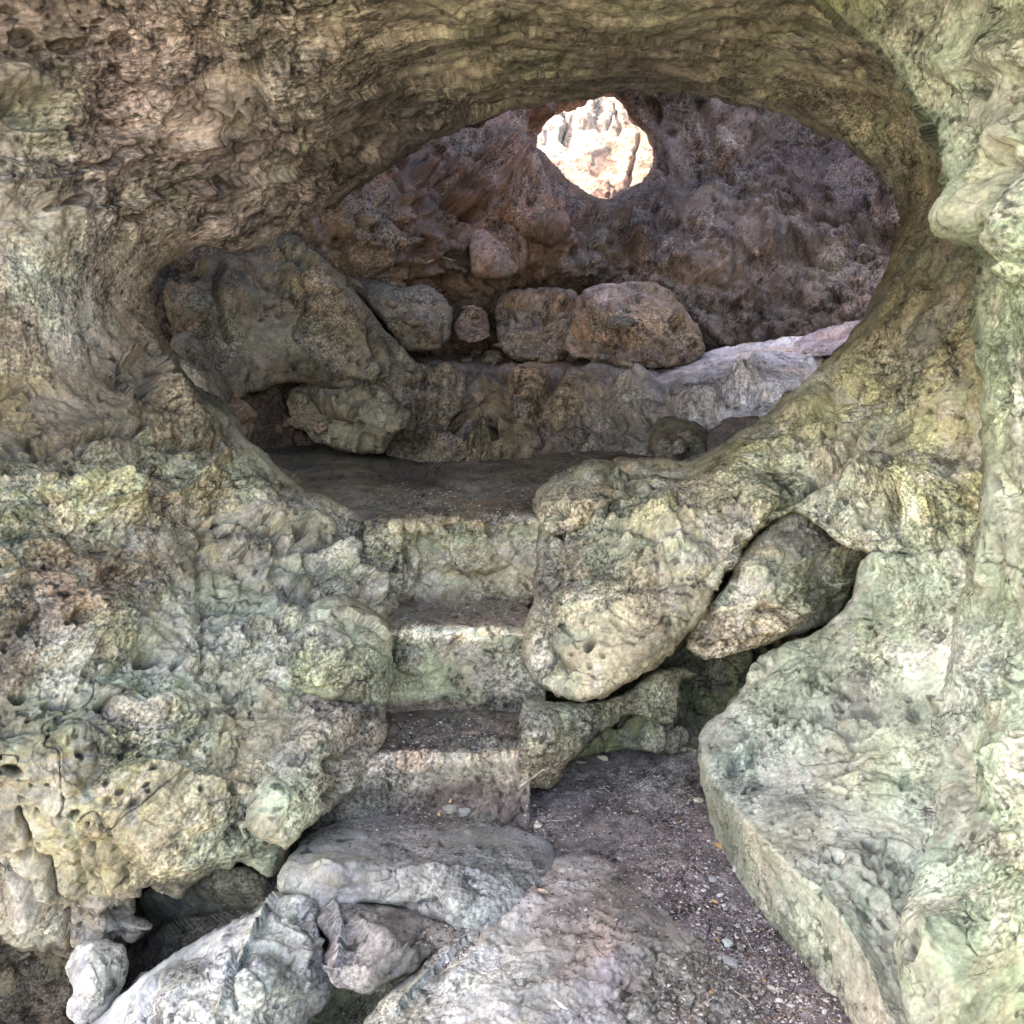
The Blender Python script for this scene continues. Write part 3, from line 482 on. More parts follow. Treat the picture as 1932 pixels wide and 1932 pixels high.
bw_tint = [(950, 320, (140, 94, 76)), (1000, 400, (133, 98, 82)), (880, 330, (119, 85, 73)), (780, 380, (91, 69, 60)), (860, 450, (96, 72, 61)), (950, 480, (126, 100, 83)), (1250, 380, (83, 72, 73)), (1370, 240, (124, 102, 96)), (1280, 220, (90, 76, 74)), (1480, 300, (83, 71, 74)), (1600, 380, (81, 71, 74)), (1450, 460, (108, 96, 93)), (1320, 500, (118, 99, 88)), (1560, 500, (92, 83, 82)), (1500, 600, (90, 80, 76)), (1300, 600, (86, 77, 72)), (1150, 480, (96, 81, 76)), (1000, 560, (86, 68, 56)), (700, 480, (113, 94, 79)), (500, 520, (106, 86, 73)), (350, 600, (106, 87, 75))]
bw = rock('chamber_wall', bw_outer, bw_ctrl, M_RED, bw_tint, R=.16, T=.5, holes=[hole], fade=45., edge_wob=.6, feats=bw_feats, n=dict(facet=((0.09, 1.5), (0.05, 4)), cob=((.045, 4.5), (.028, 10.)), fbm=((.08, 1.1, 3), (.02, 5., 4)), pits=((.04, 5., .5),)), st=2.5, wob=3, seed=4, shrink=0, thing=('reddish nodular back wall of the chamber with a round hole open to daylight', 'rock wall'))
# cliff seen through the hole
rock('sunlit_cliff', [(500, -500), (1800, -500), (1800, 700), (500, 700)], [(800, 0, 11.4), (1110, 180, 10.3), (1110, 360, 9.2), (1300, 270, 9.9), (800, 500, 8.7), (1500, 600, 8.4), (1500, -200, 12.), (700, 600, 8.2)], M_SUN, [(1020, 240, (159, 146, 139)), (1110, 220, (150, 131, 112)), (1110, 320, (137, 104, 81)), (1200, 260, (138, 106, 79)), (1100, 350, (131, 93, 77))], R=.2, T=1.5, seed=5, wob=8, st=2.6,
     feats=[T('crack', [(1060, 190), (1068, 230), (1066, 262)], 4, .08), T('crack', [(1110, 205), (1118, 230), (1126, 240)], 3, .05), T('crack', [(1165, 200), (1172, 225), (1166, 250)], 3, .05), T('crack', [(1212, 255), (1195, 290), (1198, 330), (1185, 350)], 4, .08), T('crack', [(1130, 240), (1150, 225), (1165, 205)], 2.5, .04), T('pit', 1078, 250, 14, 30, 10, .06)],
     n=dict(facet=((.10, 1.0), (.03, 3.2)), fbm=((.03, 2., 4),), terr=((4., 6., .004, 2),)), thing=('sunlit cream and orange cliff face seen through the round hole', 'cliff'))
# chamber floor
cf_h = hfield([(700, 985, .79), (1000, 985, .79), (850, 985, .79), (700, 930, .85), (980, 930, .85), (850, 930, .85), (600, 900, .85), (1200, 900, .88), (450, 830, .86), (800, 870, .80), (1300, 850, .9), (600, 830, .84), (900, 860, .82), (350, 780, .9)])
rock('chamber_floor', [(230, 772), (450, 775), (560, 775), (900, 800), (1400, 800), (1420, 830), (1280, 880), (1100, 895), (1030, 940), (1015, 990), (880, 990), (700, 992), (640, 975), (600, 945), (545, 915), (500, 878), (440, 832), (380, 815), (230, 830)], cf_h, M_SOIL, [(500, 840, (96, 88, 76)), (700, 940, (128, 114, 88)), (900, 960, (134, 118, 92)), (780, 880, (70, 58, 48)), (1000, 900, (110, 94, 72)), (1200, 860, (104, 92, 70)), (850, 980, (140, 126, 104))], R=.02, T=.3, seed=6, wob=2,  # dark point near the middle paints the shadow below the block
     feats=[T('pit', 760, 890, 70, 14, 12, .10), T('pit', 850, 915, 60, 9, 12, .07)], n=dict(fbm=((.02, 3., 4), (.008, 18., 5)), ridge=((.006, 30., 3),)), thing=('brown dirt floor of the raised chamber at the head of the steps', 'floor', None, 'structure'))
# leaning slabs at the chamber's left
rock('rock_slab', [(330, 720), (340, 640), (300, 560), (330, 500), (420, 470), (500, 440), (560, 450), (610, 490), (660, 540), (700, 590), (740, 640), (800, 690), (810, 720), (740, 740), (640, 735), (560, 720), (520, 728), (480, 740), (455, 752), (400, 745)], [(380, 500, 4.75), (540, 460, 5.3), (620, 520, 5.15), (700, 600, 5.15), (790, 700, 5.2), (600, 640, 4.95), (500, 560, 4.95), (420, 620, 4.75), (340, 620, 4.6), (480, 730, 4.75), (620, 725, 4.9)], M_FRONT,
     [(400, 520, (84, 74, 68)), (540, 490, (120, 102, 84)), (560, 580, (122, 106, 86)), (650, 620, (118, 106, 86)), (450, 620, (108, 94, 80)), (600, 680, (100, 92, 76)), (750, 690, (100, 92, 74))], R=.12, T=.5, seed=7, wob=4, st=2.5, back=True,
     feats=[T('ledge', [(520, 470), (560, 520), (575, 580), (550, 640), (600, 690)], 26, .07), T('ledge', [(700, 645), (660, 600), (640, 560), (570, 470)][::-1], 30, .05), T('pit', 350, 505, 40, 28, 0, .25), T('dome', 440, 560, 50, 36, 10, .1), T('dome', 370, 590, 40, 40, 0, .1), T('crack', [(420, 500), (400, 560), (430, 640)], 6, .08), T('pit', 630, 560, 8, 6, 0, .05), T('crack', [(700, 600), (690, 640), (720, 700)], 6, .08)],
     n=dict(facet=((0.06, 2.6), (0.03, 7), (0.007, 18)), fbm=((.03, 2., 3), (.02, 8., 6)), pits=((.03, 9., .3),)), thing=('broad brown slab leaning against the left side of the chamber', 'rock'))
rock('rock_slab', [(640, 500), (690, 520), (740, 545), (800, 535), (840, 560), (858, 590), (850, 640), (820, 660), (800, 665), (770, 665), (740, 630), (700, 580), (660, 540)], [(660, 520, 5.7), (740, 560, 5.6), (840, 590, 5.7), (800, 660, 5.5), (700, 570, 5.5)], M_RED,
     [(700, 550, (96, 90, 78)), (800, 570, (128, 110, 92)), (780, 630, (108, 98, 80))], R=.12, T=.5, seed=8, wob=4, back=True, n=dict(facet=((0.06, 3), (0.03, 8)), cob=((.03, 9.),), fbm=((.02, 8., 6),)), thing=('dark triangular rock behind the leaning slab', 'rock'))
rock('boulder', [(322, 640), (350, 620), (378, 650), (400, 690), (430, 720), (442, 745), (430, 765), (400, 770), (360, 740), (330, 700)], [(340, 640, 4.2), (380, 690, 4.1), (430, 740, 4.15), (380, 750, 4.0)], M_FRONT, [(380, 700, (112, 100, 88))], R=.12, T=.4, seed=9, wob=4, back=True, n=dict(facet=((0.03, 5),), cob=((.04, 9.),), fbm=((.015, 9., 6),)), thing=('small knobbly rock tucked behind the left rim of the opening', 'rock'))
# niche wall and its low block
rock('boulder', [(572, 720), (612, 702), (640, 712), (690, 705), (716, 706), (730, 740), (760, 768), (778, 782), (766, 805), (740, 830), (715, 860), (660, 858), (600, 838), (560, 800), (540, 770), (545, 735)], [(580, 730, 5.0), (640, 715, 5.1), (720, 715, 5.1), (775, 782, 4.85), (680, 780, 4.75), (600, 790, 4.85), (700, 850, 4.85), (620, 835, 4.9)], M_FRONT,
     [(600, 740, (104, 98, 80)), (660, 730, (134, 122, 98)), (700, 780, (130, 120, 96)), (620, 800, (94, 92, 72)), (700, 840, (100, 92, 74))], R=.12, T=.7, seed=10, wob=4, back=True, feats=[T('crack', [(590, 730), (610, 770), (650, 800), (700, 830)], 7, .06), T('ledge', [(715, 706), (690, 740), (770, 790)], 20, .05)],
     n=dict(facet=((0.05, 3.2), (0.03, 8), (0.006, 20)), fbm=((.018, 8., 6),), pits=((.02, 12., .3),)), thing=('angular olive block jutting over the dark niche in the chamber', 'boulder'))
# long ledge
lg_feats = [T('bump', 1090, 760, 60, 60, 10, .12), T('bump', 1000, 745, 40, 55, 0, .12), T('bump', 910, 770, 45, 60, 10, .12), T('bump', 840, 740, 40, 50, 0, .1), T('bump', 1200, 760, 60, 50, 0, .12), T('crack', [(985, 690), (975, 740), (950, 790), (940, 840)], 8, .12), T('crack', [(1060, 700), (1030, 760), (1010, 800)], 7, .1), T('crack', [(870, 700), (880, 760), (860, 810)], 7, .1), T('bump', 1430, 710, 110, 50, -12, .12), T('bump', 1310, 760, 50, 40, 0, .1), T('ledge', [(1180, 790), (1300, 770), (1400, 740)], 20, .05), T('bump', 760, 760, 40, 60, 0, .1), T('bump', 950, 835, 60, 25, 0, .08), T('bump', 1080, 835, 60, 25, 0, .08)]
for k in range(90):
    r_ = random.uniform(7, 20); lg_feats.append(T('bump', random.uniform(780, 1560), random.uniform(670, 850), r_ * 1.3, r_ * random.uniform(.5, .9), random.uniform(-30, 20), r_ * .003))
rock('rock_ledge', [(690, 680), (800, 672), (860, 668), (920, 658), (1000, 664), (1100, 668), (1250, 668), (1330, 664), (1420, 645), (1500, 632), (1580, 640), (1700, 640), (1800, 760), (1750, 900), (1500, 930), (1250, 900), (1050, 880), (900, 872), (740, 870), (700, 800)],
     [(860, 672, 6.3), (1000, 668, 6.4), (1250, 670, 6.35), (1420, 650, 6.2), (860, 690, 5.75), (1000, 700, 5.65), (1150, 705, 5.55), (1300, 712, 5.3), (1300, 688, 5.9), (1420, 690, 5.4), (1540, 668, 5.5), (1500, 740, 4.75), (1380, 790, 4.6), (900, 780, 5.5), (1100, 780, 5.3), Z(900, 868, .84), Z(1100, 868, .84), (1250, 850, 4.8), (1340, 840, 4.5), (1450, 900, 4.2), (760, 700, 5.5), (760, 860, 5.2), (1700, 700, 4.8), (1700, 850, 4.3)], M_RED,
     [(860, 720, (126, 104, 81)), (1000, 740, (136, 116, 85)), (1100, 740, (123, 106, 77)), (1200, 780, (110, 100, 78)), (950, 820, (109, 96, 68)), (1250, 720, (170, 160, 162)), (1400, 700, (204, 198, 208)), (1500, 680, (208, 202, 214)), (1350, 760, (180, 172, 182)), (1000, 690, (136, 100, 83)), (900, 672, (88, 66, 53)), (1100, 670, (84, 64, 51)), (1300, 830, (112, 96, 74)), (780, 760, (100, 90, 68))], R=.10, T=.7, seed=11, wob=4,  # pale lavender points at right paint skylight into the ledge colour
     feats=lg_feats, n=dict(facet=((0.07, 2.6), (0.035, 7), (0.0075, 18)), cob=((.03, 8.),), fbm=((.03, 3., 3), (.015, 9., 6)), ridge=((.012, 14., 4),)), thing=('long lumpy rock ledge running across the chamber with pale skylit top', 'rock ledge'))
# rocks standing on the ledge
def chrock(seed, outer, ctrl, tint, label, feats=(), mat=None, n=None, R=.06, T_=.5, cat='rock', nm='rock', grp=None):
    return rock(nm, outer, ctrl, mat or M_RED, tint, R=R, T=T_, seed=seed, wob=3, st=2.4, back=True, feats=feats, n=n or dict(facet=((.09, 3.0), (.04, 7.), (.01, 17.)), fbm=((.015, 9., 6),)), thing=(label, cat, grp))
chrock(12, [(1094, 552), (1120, 538), (1150, 532), (1190, 534), (1240, 536), (1270, 552), (1292, 585), (1325, 615), (1330, 670), (1300, 688), (1240, 696), (1180, 694), (1120, 680), (1080, 675), (1060, 650), (1085, 600)], [(1110, 550, 6.15), (1150, 536, 6.3), (1240, 540, 6.3), (1120, 575, 6.0), (1200, 575, 5.85), (1290, 610, 5.95), (1200, 660, 5.65), (1100, 660, 5.75), (1310, 675, 5.9)],      [(1120, 555, (176, 151, 150)), (1200, 590, (149, 121, 90)), (1120, 610, (154, 111, 78)), (1260, 620, (127, 105, 78)), (1180, 650, (118, 98, 71))], 'large tan rock with a pale skylit shoulder and two round pits', [T('pit', 1203, 567, 8, 6, 0, .09), T('pit', 1180, 590, 8, 6, 0, .08), T('bump', 1110, 610, 40, 30, 30, .08), T('crack', [(1140, 580), (1150, 620), (1180, 650)], 6, .06), T('ledge', [(1275, 560), (1200, 545), (1140, 560), (1105, 590)], 16, .05)], cat='boulder', nm='boulder')  # pale first tint point paints the skylight on the shoulder
chrock(13, [(935, 570), (960, 548), (1000, 545), (1040, 542), (1085, 545), (1095, 580), (1085, 646), (1070, 676), (1020, 688), (970, 681), (940, 656)], [(950, 560, 6.35), (1080, 550, 6.4), (1010, 600, 6.05), (960, 666, 5.95), (1070, 666, 6.0)], [(1000, 560, (121, 92, 73)), (1000, 620, (123, 103, 80)), (1060, 600, (127, 98, 71))], 'grey-brown lumpy rock just left of the large tan rock', [T('crack', [(1045, 550), (1040, 590), (1050, 640)], 6, .08), T('crack', [(950, 575), (1000, 570), (1080, 572)], 6, .08)])
chrock(14, [(858, 604), (880, 578), (915, 580), (928, 614), (925, 636), (890, 646), (860, 639)], [(870, 604, 6.1000000000000005), (920, 604, 6.1000000000000005), (890, 634, 5.9)], [(890, 600, (121, 93, 72))], 'small orange-brown rock at the left end of the ledge', R=.06, T_=.25)
chrock(15, [(888, 420), (905, 418), (920, 430), (940, 445), (975, 460), (985, 490), (970, 520), (930, 530), (890, 520), (885, 470)], [(900, 425, 6.35), (970, 465, 6.25), (920, 480, 6.0), (930, 525, 6.1)], [(905, 430, (165, 135, 131)), (940, 480, (154, 113, 86)), (910, 500, (114, 86, 65))], 'pointed brown rock with a pale tip halfway up the back wall', R=.08, T_=.4)
chrock(16, [(1232, 800), (1260, 786), (1300, 790), (1330, 802), (1345, 830), (1335, 862), (1290, 876), (1240, 868), (1222, 840)], [(1240, 800, 4.45), (1330, 810, 4.4), (1280, 835, 4.2), (1290, 870, 4.2)], [(1270, 820, (118, 96, 70)), (1320, 840, (110, 94, 76))], 'round brown rock resting behind the rim of the opening', mat=M_FRONT, R=.12, cat='boulder', nm='boulder')
chrock(17, [(1335, 815), (1370, 790), (1420, 786), (1450, 800), (1440, 850), (1380, 880), (1330, 870)], [(1340, 820, 4.35), (1430, 800, 4.25), (1380, 840, 4.1)], [(1380, 820, (110, 94, 86))], 'purplish rock wedged right of the round brown rock', mat=M_RED, R=.12)
chrock(18, [(1490, 650), (1520, 632), (1560, 620), (1600, 612), (1640, 600), (1660, 640), (1600, 670), (1530, 672)], [(1500, 650, 5.6), (1640, 610, 5.4), (1580, 650, 5.2)], [(1560, 640, (160, 148, 158))], 'pale purple-grey rock at the right end of the ledge', R=.10)
chrock(19, [(1014, 985), (1014, 935), (1030, 912), (1060, 898), (1085, 885), (1110, 870), (1150, 868), (1180, 880), (1215, 866), (1240, 890), (1200, 930), (1150, 950), (1130, 985), (1090, 1005), (1040, 1010)], [(1020, 930, 3.52), (1110, 878, 3.75), (1220, 880, 3.85), (1060, 960, 3.30), (1130, 920, 3.45), (1030, 1000, 3.32), (1120, 980, 3.28)], [(1040, 930, (160, 136, 100)), (1110, 890, (168, 142, 96)), (1180, 890, (164, 140, 98)), (1080, 970, (150, 134, 104))], 'tan corner rock standing at the right of the top step', [T('pit', 1060, 965, 16, 18, 30, .06), T('ledge', [(1030, 1000), (1080, 955), (1120, 950), (1200, 930)], 18, .04), T('bump', 1120, 885, 40, 22, 0, .05), T('bump', 1195, 878, 34, 18, 0, .05)], mat=M_FRONT, R=.06, n=dict(facet=((0.03, 5), (0.0084, 14)), fbm=((.012, 9., 6),), pits=((.02, 14., .4),)), cat='boulder', nm='boulder')
# =================================================================== STEPS
step_n = dict(facet=((0.014, 5), (0.007, 14)), fbm=((.012, 4., 3), (.008, 13., 6)), ridge=((.006, 25., 4),), pits=((.012, 16., .4),))
soil_c = (112, 96, 82)
rock('stone_step', [(690, 938), (1030, 938), (1030, 1170), (680, 1170)], stepf(.85, [(660, 990), (720, 985), (850, 974), (1010, 978)], .10), M_FRONT, step_tint([(660, 990), (720, 985), (850, 974), (1010, 978)], (132, 116, 96), (176, 160, 130), (146, 142, 118), (116, 102, 86), 1135), R=.01, T=.3, seed=21, wob=3,
     feats=[T('crack', [(760, 1000), (770, 1060), (765, 1110)], 5, .05), T('crack', [(790, 990), (800, 1050), (790, 1110)], 4, .04), T('crack', [(715, 1020), (750, 1040), (740, 1090)], 4, .04), T('bump', 740, 1030, 30, 40, 0, .05), T('bump', 880, 1040, 90, 50, 0, .04), T('bump', 780, 1000, 60, 18, 0, .03), T('pit', 940, 1050, 14, 8, 0, .03), T('ledge', [(1000, 990), (900, 1000), (780, 1000)], 14, .02)], n=dict(facet=((0.03, 4), (0.0126, 11)), fbm=((.02, 4., 3), (.012, 12., 6)), ridge=((.008, 22., 4),)), thing=('topmost rough rock step leading into the chamber', 'step', 'rock-cut steps'))
rock('stone_step', [(700, 1120), (1030, 1120), (1030, 1380), (700, 1380)], stepf(.5, [(700, 1192), (850, 1187), (1030, 1192)], .05, .02), M_FRONT, step_tint([(700, 1192), (850, 1187), (1030, 1192)], (122, 106, 92), (202, 188, 158), (142, 142, 114), (112, 98, 84), 1330), R=.01, T=.3, seed=22, wob=2,
     feats=[T('pit', 860, 1220, 10, 6, 0, .02), T('pit', 950, 1290, 16, 8, 0, .03), T('ledge', [(780, 1320), (850, 1300), (960, 1330)], 14, .02), T('bump', 790, 1235, 50, 40, 0, .02)], n=step_n, thing=('middle rock step with a pale worn edge and green riser', 'step', 'rock-cut steps'))
rock('stone_step', [(560, 1330), (1000, 1330), (1000, 1420), (1004, 1600), (560, 1600)], stepf(.2, [(560, 1450), (700, 1440), (850, 1428), (1060, 1418)], .08, .08), M_FRONT, step_tint([(560, 1450), (700, 1440), (850, 1428), (1060, 1418)], (114, 98, 88), (190, 168, 142), (142, 132, 114), (108, 94, 86), 1492), R=.01, T=.3, seed=23, wob=3,
     feats=[T('ledge', [(960, 1410), (900, 1402), (840, 1412)], 12, .02), T('pit', 830, 1455, 12, 9, 0, .02), T('pit', 880, 1460, 10, 8, 0, .02), T('ledge', [(980, 1430), (880, 1432), (800, 1425), (740, 1440)], 14, .03)], n=step_n, thing=('lowest worn rock step rising from the dirt floor', 'step', 'rock-cut steps'))
# rocks flanking the steps
rock('boulder', [(520, 1215), (545, 1180), (575, 1145), (612, 1124), (650, 1122), (690, 1140), (722, 1172), (742, 1215), (738, 1290), (733, 1330), (690, 1335), (620, 1325), (560, 1305), (528, 1275), (545, 1250)], [(530, 1220, 2.95), (610, 1130, 3.1), (720, 1175, 3.1), (738, 1290, 2.98), (640, 1220, 2.82), (560, 1290, 2.86), (660, 1310, 2.84)], M_FRONT,
     [(600, 1170, (160, 152, 118)), (680, 1160, (148, 132, 106)), (640, 1240, (164, 164, 128)), (720, 1240, (140, 146, 112)), (570, 1270, (156, 160, 112)), (680, 1300, (126, 116, 96))], R=.07, T=.4, seed=24, wob=4, back=True,
     feats=[T('ledge', [(742, 1215), (690, 1180), (650, 1160), (600, 1160)], 24, .03), T('pit', 578, 1268, 9, 5, -20, .04), T('pit', 625, 1265, 5, 5, 0, .03), T('crack', [(655, 1175), (690, 1210), (735, 1235)], 4, .025)], n=dict(facet=((0.022, 5), (0.0098, 12), (0.0035, 26)), fbm=((.01, 9., 6),), pits=((.02, 14., .4),)), thing=('pale blocky rock flanking the left side of the middle step', 'boulder'))
rock('boulder', [(446, 1520), (455, 1470), (472, 1430), (500, 1375), (530, 1335), (560, 1302), (620, 1300), (690, 1312), (735, 1318), (728, 1390), (705, 1440), (690, 1480), (640, 1510), (605, 1545), (560, 1580), (545, 1610), (515, 1590), (480, 1580), (455, 1555)], [(450, 1500, 2.62), (500, 1390, 2.78), (560, 1310, 2.9), (730, 1330, 2.95), (700, 1440, 2.88), (600, 1400, 2.72), (520, 1490, 2.52), (620, 1500, 2.68), (540, 1600, 2.45), (560, 1560, 2.5)], M_FRONT,
     [(480, 1480, (160, 158, 130)), (560, 1400, (146, 140, 120)), (620, 1340, (138, 120, 102)), (690, 1370, (128, 114, 98)), (560, 1500, (134, 142, 96)), (600, 1450, (138, 124, 108)), (660, 1470, (120, 106, 90)), (530, 1570, (162, 168, 132))], R=.07, T=.4, seed=25, wob=4, back=True,
     feats=[T('crack', [(690, 1410), (640, 1430), (655, 1480), (620, 1500)], 6, .05), T('pit', 560, 1430, 16, 14, 0, .03), T('pit', 620, 1440, 20, 16, 0, .03), T('pit', 510, 1450, 14, 12, 0, .02), T('ledge', [(560, 1320), (600, 1350), (690, 1345), (735, 1370)], 20, .03), T('bump', 640, 1370, 40, 26, -20, .03), T('bump', 590, 1385, 30, 30, 0, .02), T('bump', 505, 1520, 40, 60, 10, .03)], n=dict(facet=((0.024, 5), (0.0126, 11), (0.005, 24)), fbm=((.012, 9., 6),), pits=((.02, 14., .4),)), thing=('craggy grey rock beside the lowest step on the left', 'boulder'))
# recess on the right below the arch foot
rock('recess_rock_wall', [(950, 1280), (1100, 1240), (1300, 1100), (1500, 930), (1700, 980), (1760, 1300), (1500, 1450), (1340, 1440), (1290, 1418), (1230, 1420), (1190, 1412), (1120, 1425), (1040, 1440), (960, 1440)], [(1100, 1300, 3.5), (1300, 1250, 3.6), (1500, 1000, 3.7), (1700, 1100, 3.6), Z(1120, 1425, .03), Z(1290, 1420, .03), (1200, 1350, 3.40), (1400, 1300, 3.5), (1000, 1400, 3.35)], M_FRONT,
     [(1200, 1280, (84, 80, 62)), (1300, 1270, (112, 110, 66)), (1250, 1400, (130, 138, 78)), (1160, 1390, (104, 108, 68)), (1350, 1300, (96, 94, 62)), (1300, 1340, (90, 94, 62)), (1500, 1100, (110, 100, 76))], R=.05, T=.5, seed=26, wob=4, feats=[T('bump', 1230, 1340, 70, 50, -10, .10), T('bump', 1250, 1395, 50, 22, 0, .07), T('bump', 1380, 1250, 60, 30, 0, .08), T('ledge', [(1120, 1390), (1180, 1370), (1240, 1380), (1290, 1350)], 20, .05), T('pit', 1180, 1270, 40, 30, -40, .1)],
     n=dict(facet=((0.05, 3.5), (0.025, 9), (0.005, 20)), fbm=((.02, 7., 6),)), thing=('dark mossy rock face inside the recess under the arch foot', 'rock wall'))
rock('boulder', [(1294, 1219), (1304, 1188), (1342, 1138), (1378, 1089), (1394, 1047), (1443, 996), (1492, 955), (1541, 974), (1568, 1003), (1612, 1018), (1642, 1034), (1636, 1078), (1617, 1128), (1568, 1177), (1503, 1199), (1448, 1216), (1394, 1234), (1339, 1245), (1307, 1234)], [(1315, 1205, 3.12), (1400, 1060, 3.2), (1490, 975, 3.3), (1620, 1050, 3.35), (1600, 1130, 3.3), (1480, 1100, 3.08), (1360, 1220, 3.08), (1500, 1190, 3.12), (1400, 1150, 3.05)], M_FRONT,
     [(1350, 1200, (160, 150, 124)), (1420, 1150, (170, 152, 124)), (1450, 1060, (168, 156, 124)), (1500, 1020, (140, 122, 96)), (1560, 1060, (150, 138, 100)), (1560, 1130, (110, 112, 70)), (1500, 1150, (158, 146, 114)), (1600, 1080, (104, 102, 64))], R=.08, T=.35, seed=27, wob=4, back=True,
     feats=[T('crack', [(1400, 1060), (1385, 1100), (1350, 1150)], 5, .03), T('ledge', [(1350, 1160), (1420, 1130), (1480, 1080), (1540, 1040), (1600, 1030)], 20, .04), T('ledge', [(1380, 1200), (1460, 1180), (1540, 1120), (1600, 1090)], 18, .04), T('pit', 1450, 1150, 26, 9, 0, .05), T('pit', 1480, 1155, 14, 8, 0, .05), T('pit', 1430, 1180, 14, 6, 0, .03), T('bump', 1440, 1060, 30, 50, 40, .04)],
     n=dict(facet=((0.026, 5), (0.0126, 12), (0.004, 26)), fbm=((.012, 9., 6),), strat=((.02, 14., (1, .1, .75), 5.),)), thing=('flaky layered rock wedged under the arch beside the huge boulder', 'boulder'))
rock('boulder', [(978, 1478), (976, 1400), (980, 1345), (1000, 1318), (1050, 1322), (1120, 1325), (1180, 1310), (1240, 1262), (1290, 1262), (1325, 1268), (1285, 1290), (1280, 1330), (1278, 1360), (1240, 1362), (1200, 1345), (1172, 1350), (1165, 1368), (1125, 1385), (1105, 1400), (1095, 1420), (1070, 1440), (1060, 1470), (1040, 1490), (1000, 1488)], [(985, 1400, 2.86), (1000, 1325, 2.95), (1060, 1330, 3.02), (1200, 1300, 3.2), (1300, 1270, 3.32), (1180, 1350, 3.15), (1040, 1485, 2.98), (985, 1480, 2.93), (1050, 1400, 2.88)], M_FRONT,
     [(1030, 1360, (130, 122, 96)), (1100, 1350, (134, 130, 92)), (1030, 1440, (128, 112, 88)), (1200, 1300, (110, 100, 80)), (1240, 1330, (134, 122, 92)), (1160, 1350, (120, 124, 80))], R=.05, T=.3, seed=28, wob=4, back=True,
     feats=[T('crack', [(1180, 1310), (1190, 1340)], 5, .04), T('bump', 1020, 1380, 40, 50, 0, .03)], n=dict(facet=((0.022, 5), (0.0098, 12), (0.0035, 26)), fbm=((.012, 9., 6),)), thing=('low mossy rock at the foot of the arch right of the lowest step', 'boulder'))
# =================================================================== GROUND
gr_h = hfield([(600, 1500, .02), (900, 1500, .0), (1200, 1420, .0), (1500, 1500, 0), (1200, 1600, 0), (1300, 1750, 0), (1500, 1900, 0), (1600, 2100, 0), (1400, 1300, 0), (900, 1400, 0), (600, 1400, 0), (950, 1700, -.06), (850, 1800, -.12), (700, 1900, -.35), (500, 1850, -.4), (300, 1800, -.35), (100, 1900, -.4), (-100, 2000, -.4), (500, 2200, -.4), (900, 2200, -.2), (1700, 1500, 0), (2200, 2400, 0), (-800, 2400, -.4), (300, 2600, -.4), (1200, 2600, -.05)])
rock('ground', [(-900, 1500), (300, 1500), (560, 1440), (800, 1350), (1750, 1330), (2500, 1600), (2500, 3300), (-900, 3300)], gr_h, M_SOIL, [(1200, 1430, (109, 98, 93)), (1100, 1500, (104, 93, 91)), (800, 1510, (117, 102, 95)), (1280, 1600, (106, 91, 91)), (1250, 1460, (126, 117, 108)), (1400, 1750, (96, 85, 89)), (1500, 1880, (89, 79, 87)), (850, 1780, (93, 83, 77)), (500, 1850, (102, 102, 77)), (650, 1900, (115, 115, 89)), (100, 1900, (98, 83, 62)), (1600, 2000, (74, 64, 67))], R=.02, T=.3, seed=30, wob=3, coarse=20,
     n=dict(fbm=((.02, 2.5, 3), (.006, 14., 5)), ridge=((.004, 45., 3),), facet=((0.002, 40),)), thing=('dark purplish dirt floor scattered with grit', 'ground', None, 'structure'))
# flat trodden outcrop below the steps
oc_h = hfield([(600, 1580, .10), (700, 1620, .115), (900, 1600, .08), (1020, 1580, .02), (1030, 1660, .03), (560, 1620, .12), (700, 1500, .03), (950, 1540, .0), (1100, 1600, -.03)])
def oc_d(X, Y):
    a = oc_h(X, Y); lip = np.interp(X, [500, 560, 650, 800, 900, 1000, 1100], [1625, 1632, 1640, 1650, 1672, 1690, 1700]); yn = (HW - lip) / HW * TAN
    al = oc_h(X, lip); Yr = al * (math.cos(PITCH) + math.sin(PITCH) * yn); yy = (HW - Y) / HW * TAN
    dr = Yr / (math.cos(PITCH) + math.sin(PITCH) * yy) - np.clip(Y - lip, 0, None) * .0009
    k = .06; h = np.clip(.5 + .5 * (a - dr) / k, 0, 1); return dr + (a - dr) * h + k * h * (1 - h)
rock('boulder', [(520, 1662), (540, 1618), (580, 1578), (620, 1555), (700, 1530), (800, 1540), (900, 1545), (980, 1560), (1040, 1585), (1060, 1640), (1010, 1700), (960, 1745), (930, 1780), (880, 1775), (850, 1745), (800, 1730), (760, 1712), (700, 1706), (640, 1712), (600, 1740), (590, 1700), (550, 1690), (530, 1690)], oc_d, M_GREY,
     [(600, 1600, (114, 107, 109)), (750, 1600, (124, 119, 123)), (900, 1620, (140, 139, 137)), (1000, 1600, (137, 133, 133)), (800, 1555, (98, 86, 80)), (640, 1650, (163, 149, 123)), (720, 1670, (146, 137, 123)), (880, 1700, (133, 133, 121)), (560, 1660, (140, 140, 130)), (800, 1700, (123, 119, 110)), (700, 1700, (114, 112, 103))], R=.05, T=.25, seed=31, wob=3, back=True,
     feats=[T('dome', 620, 1650, 34, 20, 10, .03), T('dome', 870, 1710, 50, 34, 20, .04), T('crack', [(760, 1715), (820, 1700), (860, 1730), (880, 1770)], 4, .03), T('ledge', [(920, 1660), (850, 1640), (700, 1650), (600, 1640)], 20, .012), T('pit', 905, 1625, 60, 14, -10, .008)], n=dict(facet=((0.01, 5), (0.0042, 14)), fbm=((.012, 3., 3), (.007, 11., 6)), ridge=((.003, 30., 4),)), thing=('flat pale grey trodden rock shelf below the steps', 'rock shelf'))
